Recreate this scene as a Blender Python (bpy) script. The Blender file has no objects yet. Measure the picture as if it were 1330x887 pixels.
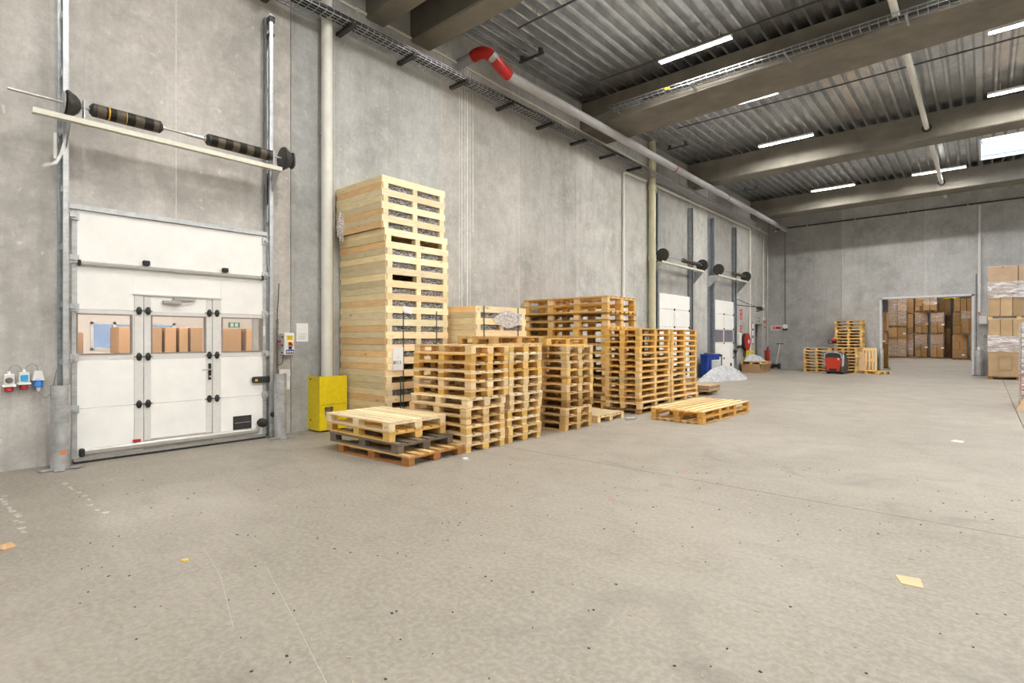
import bpy, math, random
from mathutils import Vector, Matrix, Euler
PI = math.pi
rnd = random.Random(7)
SC = bpy.context.scene
COL = SC.collection

# ------------------------------------------------------------------ camera
cam_d = bpy.data.cameras.new('camera')
cam = bpy.data.objects.new('camera', cam_d)
COL.objects.link(cam)
cam.location = (9.159, 0.0, 1.65)
cam.rotation_euler = (PI/2, 0, 0.7184)
cam_d.sensor_width = 36
cam_d.lens = 701.4/1330*36
cam_d.shift_y = -3.6/1330
cam_d.clip_start = 0.05
cam_d.clip_end = 300
SC.camera = cam
# ------------------------------------------------------------------ world (overcast sky, seen through the rooflights)
W = bpy.data.worlds.new('overcast_sky')
SC.world = W
W.use_nodes = True
wn = W.node_tree.nodes; wl = W.node_tree.links
wn.clear()
wo = wn.new('ShaderNodeOutputWorld'); wb = wn.new('ShaderNodeBackground')
wb.inputs['Color'].default_value = (0.80, 0.88, 1.0, 1)
wb.inputs['Strength'].default_value = 3.0
wl.new(wb.outputs[0], wo.inputs[0])
# ------------------------------------------------------------------ view
SC.view_settings.view_transform = 'Standard'
SC.view_settings.look = 'None'
SC.view_settings.gamma = 1.0
SC.view_settings.use_curve_mapping = False
SC.view_settings.exposure = 1.42
LAMP_STRENGTH = 110.0        # emission of the strip-light diffusers
LAMP_COL = (1.0, 0.96, 0.90)
SC.cycles.max_bounces = 8
SC.cycles.diffuse_bounces = 6
SC.cycles.transparent_max_bounces = 12
SC.cycles.sample_clamp_indirect = 6.0
SC.cycles.use_denoising = True

# ------------------------------------------------------------------ mesh helpers
class MB:
    def __init__(self): self.v = []; self.f = []
    def add(self, vs, fs):
        n = len(self.v); self.v += [tuple(p) for p in vs]; self.f += [tuple(i+n for i in q) for q in fs]; return self
    def box(self, x0, x1, y0, y1, z0, z1):
        return self.add([(x0,y0,z0),(x1,y0,z0),(x1,y1,z0),(x0,y1,z0),(x0,y0,z1),(x1,y0,z1),(x1,y1,z1),(x0,y1,z1)],
                        [(0,3,2,1),(4,5,6,7),(0,1,5,4),(1,2,6,5),(2,3,7,6),(3,0,4,7)])
    def cbox(self, x0, x1, y0, y1, z0, z1, c=0.01):
        # box with chamfered long edges (all twelve) : cheap rounded look
        n = len(self.v)
        xs=(x0,x1); ys=(y0,y1); zs=(z0,z1); pts=[]; idx={}
        for i in (0,1):
            for j in (0,1):
                for k in (0,1):
                    sx=c if i==0 else -c; sy=c if j==0 else -c; sz=c if k==0 else -c
                    idx[(i,j,k,0)]=len(pts); pts.append((xs[i],ys[j]+sy,zs[k]+sz))
                    idx[(i,j,k,1)]=len(pts); pts.append((xs[i]+sx,ys[j],zs[k]+sz))
                    idx[(i,j,k,2)]=len(pts); pts.append((xs[i]+sx,ys[j]+sy,zs[k]))
        F=[]
        for i in (0,1): F.append([idx[(i,j,k,0)] for j,k in ((0,0),(1,0),(1,1),(0,1))])
        for j in (0,1): F.append([idx[(i,j,k,1)] for i,k in ((0,0),(1,0),(1,1),(0,1))])
        for k in (0,1): F.append([idx[(i,j,k,2)] for i,j in ((0,0),(1,0),(1,1),(0,1))])
        for j in (0,1):
            for k in (0,1): F.append([idx[(0,j,k,1)],idx[(1,j,k,1)],idx[(1,j,k,2)],idx[(0,j,k,2)]])
        for i in (0,1):
            for k in (0,1): F.append([idx[(i,0,k,0)],idx[(i,1,k,0)],idx[(i,1,k,2)],idx[(i,0,k,2)]])
            for j in (0,1): F.append([idx[(i,j,0,0)],idx[(i,j,1,0)],idx[(i,j,1,1)],idx[(i,j,0,1)]])
            for j in (0,1):
                for k in (0,1): F.append([idx[(i,j,k,0)],idx[(i,j,k,1)],idx[(i,j,k,2)]])
        F2=[]; ctr=Vector(((x0+x1)/2,(y0+y1)/2,(z0+z1)/2))
        for q in F:
            q=list(dict.fromkeys(q))
            a,b,d=[Vector(pts[t]) for t in q[:3]]
            nn=(b-a).cross(d-a); m=sum((Vector(pts[t]) for t in q),Vector())/len(q)-ctr
            if nn.dot(m)<0: q.reverse()
            F2.append(q)
        return self.add(pts,F2)
    def obox(self, c, size, rot):
        R = rot if isinstance(rot, Matrix) else Euler(rot).to_matrix()
        c = Vector(c); h = [s/2 for s in size]
        vs = []
        for dz in (-1,1):
            for dx,dy in ((-1,-1),(1,-1),(1,1),(-1,1)):
                vs.append(c + R @ Vector((dx*h[0],dy*h[1],dz*h[2])))
        return self.add(vs,[(0,3,2,1),(4,5,6,7),(0,1,5,4),(1,2,6,5),(2,3,7,6),(3,0,4,7)])
    def tube(self, path, r, n=10, caps=True, r1=None):
        P=[Vector(p) for p in path]; m=len(P); base=len(self.v)
        t0=(P[1]-P[0]).normalized()
        up=Vector((0,0,1)) if abs(t0.z)<0.9 else Vector((1,0,0))
        u=t0.cross(up).normalized()
        for i,p in enumerate(P):
            t=((P[min(i+1,m-1)]-p).normalized()+(p-P[max(i-1,0)]).normalized())
            if t.length<1e-6: t=t0
            t.normalize()
            u=(u-t*u.dot(t)).normalized(); w=t.cross(u)
            rr=r if r1 is None else r+(r1-r)*i/(m-1)
            for k in range(n):
                a=2*PI*k/n; self.v.append(tuple(p+u*(rr*math.cos(a))+w*(rr*math.sin(a))))
        for i in range(m-1):
            for k in range(n):
                a=base+i*n+k; b=base+i*n+(k+1)%n
                self.f.append((a,b,b+n,a+n))
        if caps:
            self.f.append(tuple(base+k for k in reversed(range(n))))
            self.f.append(tuple(base+(m-1)*n+k for k in range(n)))
        return self
    def lathe(self, c, prof, axis='z', n=20):
        # prof: list of (radius, offset along axis); closed at ends if radius 0
        base=len(self.v); c=Vector(c)
        for r,h in prof:
            for k in range(n):
                a=2*PI*k/n; x=r*math.cos(a); y=r*math.sin(a)
                d={'z':(x,y,h),'y':(y,h,x),'x':(h,x,y)}[axis]
                self.v.append(tuple(c+Vector(d)))
        m=len(prof)
        for i in range(m-1):
            for k in range(n):
                a=base+i*n+k; b=base+i*n+(k+1)%n
                self.f.append((a,b,b+n,a+n))
        self.f.append(tuple(base+k for k in reversed(range(n))))
        self.f.append(tuple(base+(m-1)*n+k for k in range(n)))
        return self
    def prism(self, pts, axis, a, b):
        # extrude a 2d outline along axis ('x': pts=(y,z), 'y': pts=(x,z), 'z': pts=(x,y))
        def P(p,h): return {'x':(h,p[0],p[1]),'y':(p[0],h,p[1]),'z':(p[0],p[1],h)}[axis]
        n=len(pts); vs=[P(p,a) for p in pts]+[P(p,b) for p in pts]
        fs=[(i,(i+1)%n,(i+1)%n+n,i+n) for i in range(n)]+[tuple(reversed(range(n))),tuple(range(n,2*n))]
        return self.add(vs,fs)
    def mesh(self, name, off=(0,0,0), smooth=False):
        me=bpy.data.meshes.new(name)
        o=off
        me.from_pydata([(a-o[0],b-o[1],c-o[2]) for a,b,c in self.v],[],self.f)
        me.update()
        if smooth:
            me.polygons.foreach_set('use_smooth',[True]*len(me.polygons))
            try: me.set_sharp_from_angle(angle=math.radians(40))
            except Exception: pass
        return me

def link(name, data, mat=None, parent=None, loc=(0,0,0), rot=(0,0,0), color=None):
    o=bpy.data.objects.new(name,data)
    if mat and data and not data.materials: data.materials.append(mat)
    o.location=loc; o.rotation_euler=rot
    if parent: o.parent=parent
    if color: o.color=(*color,1)
    COL.objects.link(o); return o
def tag(o,label,cat,group=None,kind=None):
    o['label']=label; o['category']=cat
    if group: o['group']=group
    if kind: o['kind']=kind
    return o
def thing(name,label,cat,loc=(0,0,0),rot=(0,0,0),group=None):
    o=link(name,None,loc=loc,rot=rot); o.empty_display_size=.1
    return tag(o,label,cat,group)
def wloc(o):
    v=Vector((0,0,0))
    while o: v=v+o.location; o=o.parent
    return v
def part(name,mb,mat,parent,label=None,smooth=False,color=None,kind=None):
    # mb in world coordinates; parents are unrotated
    off=wloc(parent) if parent else (0,0,0)
    o=link(name,mb.mesh(name,off,smooth),mat,parent,color=color)
    if label: o['label']=label
    if kind: o['kind']=kind
    return o
def solo(name,mb,mat,label,cat,loc,group=None,smooth=False,color=None,kind=None):
    o=link(name,mb.mesh(name,loc,smooth),mat,None,loc=loc,color=color)
    return tag(o,label,cat,group,kind)
def struct(name,mb,mat,loc=(0,0,0),smooth=False,color=None):
    o=link(name,mb.mesh(name,loc,smooth) if mb else None,mat,None,loc=loc,color=color)
    o['kind']='structure'; return o
def text_mesh(name,body,size,mat,parent,loc,rot,align='CENTER',ext=0.0008):
    cu=bpy.data.curves.new(name,'FONT'); cu.body=body; cu.size=size; cu.align_x=align; cu.align_y='CENTER'; cu.extrude=ext
    t=bpy.data.objects.new(name,cu)
    COL.objects.link(t)
    me=bpy.data.meshes.new_from_object(t)
    COL.objects.unlink(t); bpy.data.objects.remove(t); bpy.data.curves.remove(cu)
    return link(name,me,mat,parent,Vector(loc)-wloc(parent),rot)
FX=(PI/2,0,PI/2)      # text on a face looking to +X
FY=(PI/2,0,0)         # text on a face looking to -Y
ORD=['','bottom','second','third','fourth','fifth','sixth','seventh','eighth','ninth','tenth','eleventh','twelfth','thirteenth','fourteenth','fifteenth','sixteenth','seventeenth','eighteenth','nineteenth','twentieth']
def nth(i,n,up='from the floor'):
    if i==n: return 'topmost'
    if i==1: return 'bottom'
    return ORD[i]+' '+up

# ------------------------------------------------------------------ materials
class NT:
    def __init__(self,name):
        self.m=bpy.data.materials.new(name); self.m.use_nodes=True
        self.n=self.m.node_tree.nodes; self.l=self.m.node_tree.links
        self.b=self.n['Principled BSDF']; self.out=self.n['Material Output']
    def new(self,t,**k):
        x=self.n.new(t)
        for a,b in k.items():
            if a in x.inputs.keys() if hasattr(x.inputs,'keys') else False: self.set(x,a,b)
            else: setattr(x,a,b)
        return x
    def set(self,x,i,v):
        s=x.inputs[i]
        if hasattr(v,'is_output') or isinstance(v,bpy.types.NodeSocket): self.l.new(v,s)
        else: s.default_value=v
    def noise(self,vec,scale,detail=4,rough=.55,dist=0):
        x=self.n.new('ShaderNodeTexNoise'); self.l.new(vec,x.inputs['Vector'])
        x.inputs['Scale'].default_value=scale; x.inputs['Detail'].default_value=detail; x.inputs['Roughness'].default_value=rough; x.inputs['Distortion'].default_value=dist
        return x.outputs['Fac']
    def mapping(self,vec,scale=(1,1,1),loc=None,rot=(0,0,0)):
        x=self.n.new('ShaderNodeMapping'); self.l.new(vec,x.inputs['Vector']); x.inputs['Scale'].default_value=scale; x.inputs['Rotation'].default_value=rot
        if loc is not None: self.set(x,'Location',loc)
        return x.outputs[0]
    def coord(self,k='Object'): return self.n.new('ShaderNodeTexCoord').outputs[k]
    def pos(self): return self.n.new('ShaderNodeNewGeometry').outputs['Position']
    def ramp(self,fac,stops):
        x=self.n.new('ShaderNodeValToRGB'); self.l.new(fac,x.inputs[0]); e=x.color_ramp.elements
        while len(e)<len(stops): e.new(0.5)
        for q,(p,c) in zip(e,stops):
            q.position=p; q.color=(c,c,c,1) if not hasattr(c,'__len__') else (*c,1)
        return x.outputs[0]
    def mix(self,fac,a,b,mode='MIX'):
        x=self.n.new('ShaderNodeMix'); x.data_type='RGBA'; x.blend_type=mode
        for i,v in ((0,fac),(6,a),(7,b)):
            if isinstance(v,bpy.types.NodeSocket): self.l.new(v,x.inputs[i])
            elif i==0: x.inputs[0].default_value=v
            else: x.inputs[i].default_value=(*v,1)
        return x.outputs[2]
    def math(self,op,a,b=0):
        x=self.n.new('ShaderNodeMath'); x.operation=op
        for i,v in ((0,a),(1,b)):
            if isinstance(v,bpy.types.NodeSocket): self.l.new(v,x.inputs[i])
            else: x.inputs[i].default_value=v
        return x.outputs[0]
    def bump(self,h,s=.3,d=.01):
        x=self.n.new('ShaderNodeBump'); self.l.new(h,x.inputs['Height']); x.inputs['Strength'].default_value=s; x.inputs['Distance'].default_value=d
        self.l.new(x.outputs[0],self.b.inputs['Normal'])
    def fin(self,color=None,rough=None,metal=None,spec=None):
        for k,v in (('Base Color',color),('Roughness',rough),('Metallic',metal),('Specular IOR Level',spec)):
            if v is None: continue
            if isinstance(v,bpy.types.NodeSocket): self.l.new(v,self.b.inputs[k])
            elif hasattr(v,'__len__'): self.b.inputs[k].default_value=(*v,1)
            else: self.b.inputs[k].default_value=v
        return self.m
    def objcol(self):
        x=self.n.new('ShaderNodeObjectInfo'); return x.outputs['Color'], x.outputs['Random']

def plain(name,c,rough=.5,metal=0,var=.06,scale=18,bump=0,spec=None):
    t=NT(name); v=t.coord()
    n=t.noise(v,scale,4)
    lo=tuple(max(0,x*(1-var*2)) for x in c); hi=tuple(min(1,x*(1+var)) for x in c)
    col=t.mix(t.ramp(n,[(.3,0.0),(.7,1.0)]),lo,hi)
    if bump: t.bump(n,bump,.004)
    return t.fin(col,rough,metal,spec)

def mat_concrete_wall():
    t=NT('concrete_wall'); p=t.pos()
    oc,rn=t.objcol()
    big=t.noise(p,.6,6,.62,.1)
    mid=t.noise(p,2.3,8,.72,.15)
    gr=t.noise(p,13,6,.7)
    streak=t.noise(t.mapping(p,(3.2,3.2,.16)),1.6,5,.6,.2)
    fine=t.noise(p,42,3,.6)
    c=t.mix(t.ramp(big,[(.34,0.),(.66,1.)]),(.37,.365,.35),(.62,.615,.60))
    c=t.mix(t.math('MULTIPLY',t.ramp(mid,[(.42,0.),(.66,1.)]),.65),c,(.72,.715,.70))
    c=t.mix(t.math('MULTIPLY',t.ramp(streak,[(.5,0.),(.75,1.)]),.42),c,(.33,.33,.32))
    c=t.mix(t.math('MULTIPLY',t.ramp(fine,[(.4,0.),(.6,1.)]),.18),c,(.40,.40,.39))
    c=t.mix(t.math('MULTIPLY',t.ramp(gr,[(.36,0.),(.64,1.)]),.30),c,(.30,.295,.285))
    blots=t.noise(p,7.5,3,.5,.3)
    c=t.mix(t.math('MULTIPLY',t.ramp(blots,[(.67,0.),(.73,1.)]),.5),c,(.74,.735,.72))
    c=t.mix(1.0,c,oc,'MULTIPLY')
    t.bump(t.math('ADD',t.math('MULTIPLY',mid,.6),t.math('MULTIPLY',fine,.25)),.25,.012)
    return t.fin(c,.85,0,.3)
def mat_floor():
    t=NT('concrete_floor'); p=t.pos()
    oc,_=t.objcol()
    big=t.noise(p,.32,5,.6,.6); mid=t.noise(p,1.7,6,.62,.8); fine=t.noise(p,26,5,.7)
    scr=t.noise(t.mapping(p,(.5,5.5,1),rot=(0,0,.45)),2.2,5,.6,.6)
    c=t.mix(t.ramp(big,[(.32,0.),(.7,1.)]),(.232,.206,.170),(.320,.288,.243))
    c=t.mix(t.math('MULTIPLY',t.ramp(mid,[(.46,0.),(.70,1.)]),.5),c,(.215,.19,.152))
    c=t.mix(t.math('MULTIPLY',t.ramp(scr,[(.52,0.),(.70,1.)]),.5),c,(.215,.19,.155))
    c=t.mix(t.math('MULTIPLY',t.ramp(fine,[(.42,0.),(.60,1.)]),.42),c,(.40,.375,.325))
    vo=t.n.new('ShaderNodeTexVoronoi'); t.l.new(p,vo.inputs['Vector']); vo.inputs['Scale'].default_value=9
    spot=t.math('LESS_THAN',vo.outputs['Distance'],.038)
    keep=t.math('GREATER_THAN',t.noise(p,3.1,2),.55)
    c=t.mix(t.math('MULTIPLY',spot,t.math('MULTIPLY',keep,.75)),c,(.10,.09,.08))
    vo2=t.n.new('ShaderNodeTexVoronoi'); t.l.new(t.mapping(p,(1,1,1),(3.3,1.7,0)),vo2.inputs['Vector']); vo2.inputs['Scale'].default_value=13
    sp2=t.math('MULTIPLY',t.math('LESS_THAN',vo2.outputs['Distance'],.045),t.math('GREATER_THAN',t.noise(p,2.3,2),.5))
    c=t.mix(t.math('MULTIPLY',sp2,.6),c,(.70,.68,.63))
    stain=t.noise(p,.9,3,.5,1.2)
    c=t.mix(t.math('MULTIPLY',t.ramp(stain,[(.61,0.),(.74,1.)]),.5),c,(.17,.155,.135))
    c=t.mix(1.0,c,oc,'MULTIPLY')
    t.bump(t.math('ADD',mid,t.math('MULTIPLY',fine,.5)),.12,.01)
    r=t.math('ADD',t.math('MULTIPLY',mid,.25),.42)
    return t.fin(c,r,0,.4)
def mat_wood():
    t=NT('pallet_wood'); v=t.coord(); oc,rn=t.objcol()
    off=t.n.new('ShaderNodeCombineXYZ'); t.l.new(t.math('MULTIPLY',rn,37.),off.inputs[0]); t.l.new(t.math('MULTIPLY',rn,91.),off.inputs[1]); t.l.new(t.math('MULTIPLY',rn,53.),off.inputs[2])
    vv=t.n.new('ShaderNodeVectorMath'); vv.operation='ADD'; t.l.new(v,vv.inputs[0]); t.l.new(off.outputs[0],vv.inputs[1])
    g=t.noise(t.mapping(vv.outputs[0],(1.6,22,22)),2.2,5,.6,.5)
    b=t.noise(vv.outputs[0],3.5,3)
    knot=t.noise(t.mapping(vv.outputs[0],(3.2,9,9)),1.7,2,.4)
    c=t.mix(t.ramp(g,[(.3,0.),(.7,1.)]),(.80,.74,.62),(1.0,1.0,1.0))
    c=t.mix(t.math('MULTIPLY',t.ramp(b,[(.45,0.),(.75,1.)]),.5),c,(.86,.70,.50))
    c=t.mix(t.math('MULTIPLY',t.ramp(knot,[(.70,0.),(.76,1.)]),.7),c,(.55,.36,.20))
    jit=t.math('ADD',t.math('MULTIPLY',rn,.30),.84)
    c=t.mix(1.0,c,oc,'MULTIPLY')
    x=t.n.new('ShaderNodeVectorMath'); x.operation='SCALE'; t.l.new(c,x.inputs[0]); t.l.new(jit,x.inputs['Scale'])
    t.bump(g,.2,.004)
    return t.fin(x.outputs[0],.72,0,.25)
def mat_card():
    t=NT('cardboard'); v=t.coord(); oc,rn=t.objcol()
    n=t.noise(v,3,4); f=t.noise(t.mapping(v,(1,1,60)),3,2)
    c=t.mix(t.ramp(n,[(.3,0.),(.7,1.)]),(.85,.84,.82),(1,1,1))
    c=t.mix(t.math('MULTIPLY',f,.12),c,(.6,.55,.5))
    c=t.mix(1.0,c,oc,'MULTIPLY')
    x=t.n.new('ShaderNodeVectorMath'); x.operation='SCALE'; t.l.new(c,x.inputs[0]); t.l.new(t.math('ADD',t.math('MULTIPLY',rn,.4),.78),x.inputs['Scale'])
    return t.fin(x.outputs[0],.75,0,.2)
def mat_film(name='stretch_film',dens=.42,tint=(.92,.92,.95),sc=(1.2,1.2,9),lo=.50,hi=.68):
    t=NT(name); v=t.pos()
    n=t.noise(t.mapping(v,sc),2.2,5,.65,1.2)
    m=t.math('MULTIPLY',t.ramp(n,[(lo,0.),(hi,1.)]),1.0)
    fac=t.math('ADD',t.math('MULTIPLY',m,.80),dens*.25)
    tr=t.n.new('ShaderNodeBsdfTransparent'); 
    t.fin(tint,.22,0,.6); t.bump(n,.9,.03)
    mx=t.n.new('ShaderNodeMixShader'); t.l.new(fac,mx.inputs[0]); t.l.new(tr.outputs[0],mx.inputs[1]); t.l.new(t.b.outputs[0],mx.inputs[2]); t.l.new(mx.outputs[0],t.out.inputs[0])
    return t.m
def mat_emit(name,c,s):
    t=NT(name); e=t.n.new('ShaderNodeEmission'); e.inputs[0].default_value=(*c,1); e.inputs[1].default_value=s
    t.l.new(e.outputs[0],t.out.inputs[0]); return t.m
def mat_glass(name,tint=(1,1,1),refl=.08):
    t=NT(name); tr=t.n.new('ShaderNodeBsdfTransparent'); tr.inputs[0].default_value=(*tint,1)
    gl=t.n.new('ShaderNodeBsdfGlossy'); gl.inputs['Roughness'].default_value=.04
    mx=t.n.new('ShaderNodeMixShader'); mx.inputs[0].default_value=refl
    t.l.new(tr.outputs[0],mx.inputs[1]); t.l.new(gl.outputs[0],mx.inputs[2]); t.l.new(mx.outputs[0],t.out.inputs[0])
    return t.m
def mat_galv(name,a,b,rough=.42,metal=.8,sc=6):
    t=NT(name); v=t.pos(); n=t.noise(v,sc,5,.65,.8); s=t.noise(t.mapping(v,(14,.8,14)),1.5,3)
    c=t.mix(t.ramp(n,[(.35,0.),(.65,1.)]),a,b)
    c=t.mix(t.math('MULTIPLY',t.ramp(s,[(.5,0.),(.75,1.)]),.4),c,tuple(x*.6 for x in a))
    return t.fin(c,rough,metal)
def mat_liner():
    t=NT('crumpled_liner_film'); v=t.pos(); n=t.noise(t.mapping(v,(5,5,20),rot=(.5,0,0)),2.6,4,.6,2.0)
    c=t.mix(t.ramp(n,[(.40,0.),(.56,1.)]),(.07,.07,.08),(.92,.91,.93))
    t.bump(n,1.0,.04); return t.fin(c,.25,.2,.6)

M={}
M['wall']=mat_concrete_wall(); M['floor']=mat_floor(); M['wood']=mat_wood(); M['card']=mat_card(); M['film']=mat_film()
M['liner']=mat_liner()
M['beam']=plain('beam_concrete',(.205,.19,.16),.85,0,.12,1.8,.15)
M['filler']=plain('joint_filler',(.80,.79,.76),.8,0,.1,9)
M['lime']=plain('lime_run',(.86,.85,.83),.8,0,.1,6)
M['deck']=mat_galv('galvanised_deck',(.58,.60,.63),(.78,.80,.82),.26,.9,2.2)
M['galv']=mat_galv('galvanised_steel',(.50,.52,.54),(.66,.67,.68),.42,.75)
M['track']=mat_galv('blued_track_steel',(.30,.34,.37),(.44,.48,.51),.38,.6)
M['alu']=plain('anodised_aluminium',(.47,.46,.435),.38,.35,.05)
M['frame_grey']=plain('door_frame_grey',(.74,.735,.71),.5,0,.03)
M['door_white']=plain('door_panel_white',(.93,.93,.905),.5,0,.03,3)
M['black']=plain('black_plastic',(.022,.022,.022),.45,0,.2)
M['rubber']=plain('black_rubber',(.03,.03,.03),.8,0,.2)
M['darkmetal']=plain('dark_cast_metal',(.06,.058,.055),.5,.3,.2)
M['yellow']=plain('yellow_paint',(.85,.66,.01),.45,0,.05)
M['yellowplate']=M['yellow']
M['red']=plain('red_paint',(.48,.018,.014),.4,0,.08)
M['blue']=plain('blue_plastic',(.02,.22,.75),.45,0,.05)
M['lightblue']=plain('light_blue_cover',(.03,.42,.80),.4,0,.04)
M['whiteplastic']=plain('white_plastic',(.82,.82,.80),.5,0,.03)
M['paper']=plain('white_paper',(.86,.86,.87),.8,0,.02)
M['ink']=plain('grey_print',(.35,.35,.37),.8,0,.02)
M['blackink']=plain('black_print',(.03,.03,.03),.8,0,.02)
M['cream']=plain('cream_pipe',(.76,.755,.70),.45,0,.04,5)
M['yellowpipe']=plain('yellowish_pipe',(.64,.61,.42),.45,0,.05,5)
M['pvc']=plain('grey_pvc_pipe',(.44,.44,.46),.4,0,.04,5)
M['cable']=plain('black_cable',(.03,.03,.03),.6,0,.2)
M['conduit']=plain('pale_conduit',(.84,.83,.76),.5,0,.05)
M['greencond']=plain('green_conduit',(.10,.17,.12),.5,0,.05)
M['rail']=plain('cream_angle_rail',(.74,.73,.62),.4,.15,.04)
M['shaft']=plain('steel_shaft',(.55,.54,.52),.3,.8,.05)
M['greenstrap']=plain('green_strap',(.03,.07,.055),.4,0,.05)
def film_heap_mat():
    t=NT('white_film_pile'); v=t.pos(); n=t.noise(v,7,6,.7,1.5); f=t.noise(v,24,5,.7,.8)
    c=t.mix(t.ramp(n,[(.35,0.),(.65,1.)]),(.50,.51,.54),(.84,.85,.87))
    t.bump(t.math('ADD',n,t.math('MULTIPLY',f,.5)),1.0,.08); return t.fin(c,.35,0,.5)
M['clip']=film_heap_mat()
M['ochre']=plain('ochre_board',(.50,.25,.05),.6,0,.08)
M['navy']=plain('navy_print',(.03,.04,.25),.5)
M['green']=plain('exit_green',(.02,.32,.18),.5)
M['redprint']=plain('red_print',(.55,.03,.03),.5)
M['truckred']=plain('truck_red',(.62,.05,.02),.35)
M['truckgrey']=plain('truck_light_grey',(.55,.56,.58),.4)
M['pinkwall']=plain('warm_white_wall',(.82,.76,.70),.8,0,.02)
M['brownpost']=plain('brown_post',(.22,.15,.08),.7)
M['glass']=mat_glass('clear_pane'); M['frost']=plain('grey_violet_pane',(.22,.205,.25),.25,0,.05,3,spec=.6)
M['reflector']=plain('white_reflector',(.9,.9,.9),.6,0,.01)
M['lamp']=mat_emit('lamp_diffuser',LAMP_COL,LAMP_STRENGTH)
M['framepaint']=plain('pale_frame_paint',(.74,.74,.78),.5); M['daywin']=mat_glass('window_pane',(.96,.98,1.0),.05); M['dimwin']=mat_glass('tinted_pane',(.25,.275,.305),.03)
M['amber']=plain('amber_lens',(.9,.5,.03),.25)
M['paintline']=plain('worn_white_floor_paint',(.50,.475,.43),.8,0,.15,30)
def spring_mat():
    t=NT('coil_spring'); v=t.pos(); oc,_=t.objcol()
    w=t.n.new('ShaderNodeTexWave'); w.wave_type='BANDS'; w.bands_direction='Y'; t.l.new(v,w.inputs['Vector']); w.inputs['Scale'].default_value=1.5; w.inputs['Distortion'].default_value=.4
    f=t.n.new('ShaderNodeTexWave'); f.bands_direction='Y'; t.l.new(v,f.inputs['Vector']); f.inputs['Scale'].default_value=26
    c=t.mix(t.ramp(w.outputs['Fac'],[(.45,0.),(.62,1.)]),(.018,.016,.014),(.14,.115,.085))
    t.bump(f.outputs['Fac'],.5,.006); return t.fin(c,.45,.4)
M['spring']=spring_mat()

# ------------------------------------------------------------------ floor
fl=MB().box(-9,22,-12,72,-.30,-.03)
floor=struct('floor',fl,M['floor'])
for x0,x1,y0,y1 in ((-9,0,-12,72),(.0,9.704,-12,6.145),(9.716,22,-12,6.145),(.0,9.704,6.155,32.5),(9.716,22,6.155,32.5),(0,22,32.5,72)):
    part('floor_slab',MB().box(x0+.0,x1,y0,y1,-.03,0),M['floor'],floor)
# worn painted marks beside the big door
def paint(x0,x1,y,w,n):
    mb=MB()
    for i in range(n):
        x=x0+(x1-x0)*(i+rnd.random()*.7)/n; l=(x1-x0)/n*rnd.uniform(.25,.8); q=w*rnd.uniform(.25,.75); yy=y+rnd.uniform(-.25,.25)*w
        pts=[(x+rnd.uniform(-.01,.01),yy-q/2),(x+l*.5,yy-q*rnd.uniform(.3,.7)),(x+l,yy-q*.3),(x+l*.95,yy+q*.4),(x+l*.5,yy+q*rnd.uniform(.3,.6)),(x+l*.1,yy+q*.45)]
        mb.prism(pts,'z',0.0004,.0016)
    part('paint_mark',mb,M['paintline'],floor,kind='stuff')
paint(1.15,3.1,.74,.09,16); paint(1.15,3.0,1.30,.08,9)
part('floor_scratch',MB().tube([(4.512,1.608,-.001),(5.188,1.486,-.001),(5.929,1.275,-.0012)],.0022,5).tube([(5.231,1.775,-.001),(6.161,1.533,-.001),(6.786,1.363,-.0012)],.0024,5),M['paintline'],floor,kind='stuff')

# ------------------------------------------------------------------ left wall : precast panels
TOPZ=9.1
back=MB()
D1=(1.60,4.02,3.33)      # big door opening y0,y1,z
PAS=(30.1,31.25,2.45)
for y0,y1,z0,z1 in ((-12,D1[0],0,TOPZ),(D1[0],D1[1],D1[2],TOPZ),(D1[1],PAS[0],0,TOPZ),(PAS[0],PAS[1],PAS[2],TOPZ),(PAS[1],32.9,0,TOPZ)):
    back.box(-.26,-.20,y0,y1,z0,z1)
wl_=struct('wall_left',back,M['wall'],color=(.8,.8,.8))
seams=[-12,-7.8,-5.15,-2.5,.15,2.795,4.58,5.42,8.07,10.78,13.41,16.1,18.35,21.6,23.6,26.75,29.3,32.4]
tones=[.9,.95,1,1,1.10,1.02,1.08,.86,1.05,.93,1.02,1.0,.92,.90,1.02,.95,.98]
warm=[(1.03,1.0,.98)]*6+[(1,1,1),(.96,1,1.02)]+[(1.0,1.0,.97)]*9
tones[6]=1.12; tones[7]=.84
tl=[.9,.95,1,1,1.06,1.04,.84,.98,1.0,.90,1.06,1.02,.74,1.0,.76,.96,.92]
for i in range(len(seams)-1):
    a,b=seams[i]+.006,seams[i+1]-.006
    mb=MB(); ys=[a,b]
    for (o0,o1,oz) in (D1,PAS):
        for y in (o0,o1):
            if a<y<b: ys.append(y)
    ys=sorted(ys)
    for y0,y1 in zip(ys,ys[1:]):
        m=(y0+y1)/2; z0=0
        for (o0,o1,oz) in (D1,PAS):
            if o0<m<o1: z0=oz
        mb.box(-.20,0,y0,y1,z0,TOPZ)
    k=tl[i]; w=(1.03,1.0,.97) if i<6 else ((.97,1,1.01) if i in (6,7) else (1,1,.985))
    part('wall_panel',mb,M['wall'],wl_,color=(k*w[0],k*w[1],k*w[2]))
    if i>0 and seams[i] not in (4.58,18.35,21.6,23.6,26.75):
        z0=3.4 if D1[0]<seams[i]<D1[1] else 0
        part('seam_filler',MB().box(-.19,-.003,seams[i]-.014,seams[i]+.014,z0,TOPZ),M['filler'],wl_)
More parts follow.
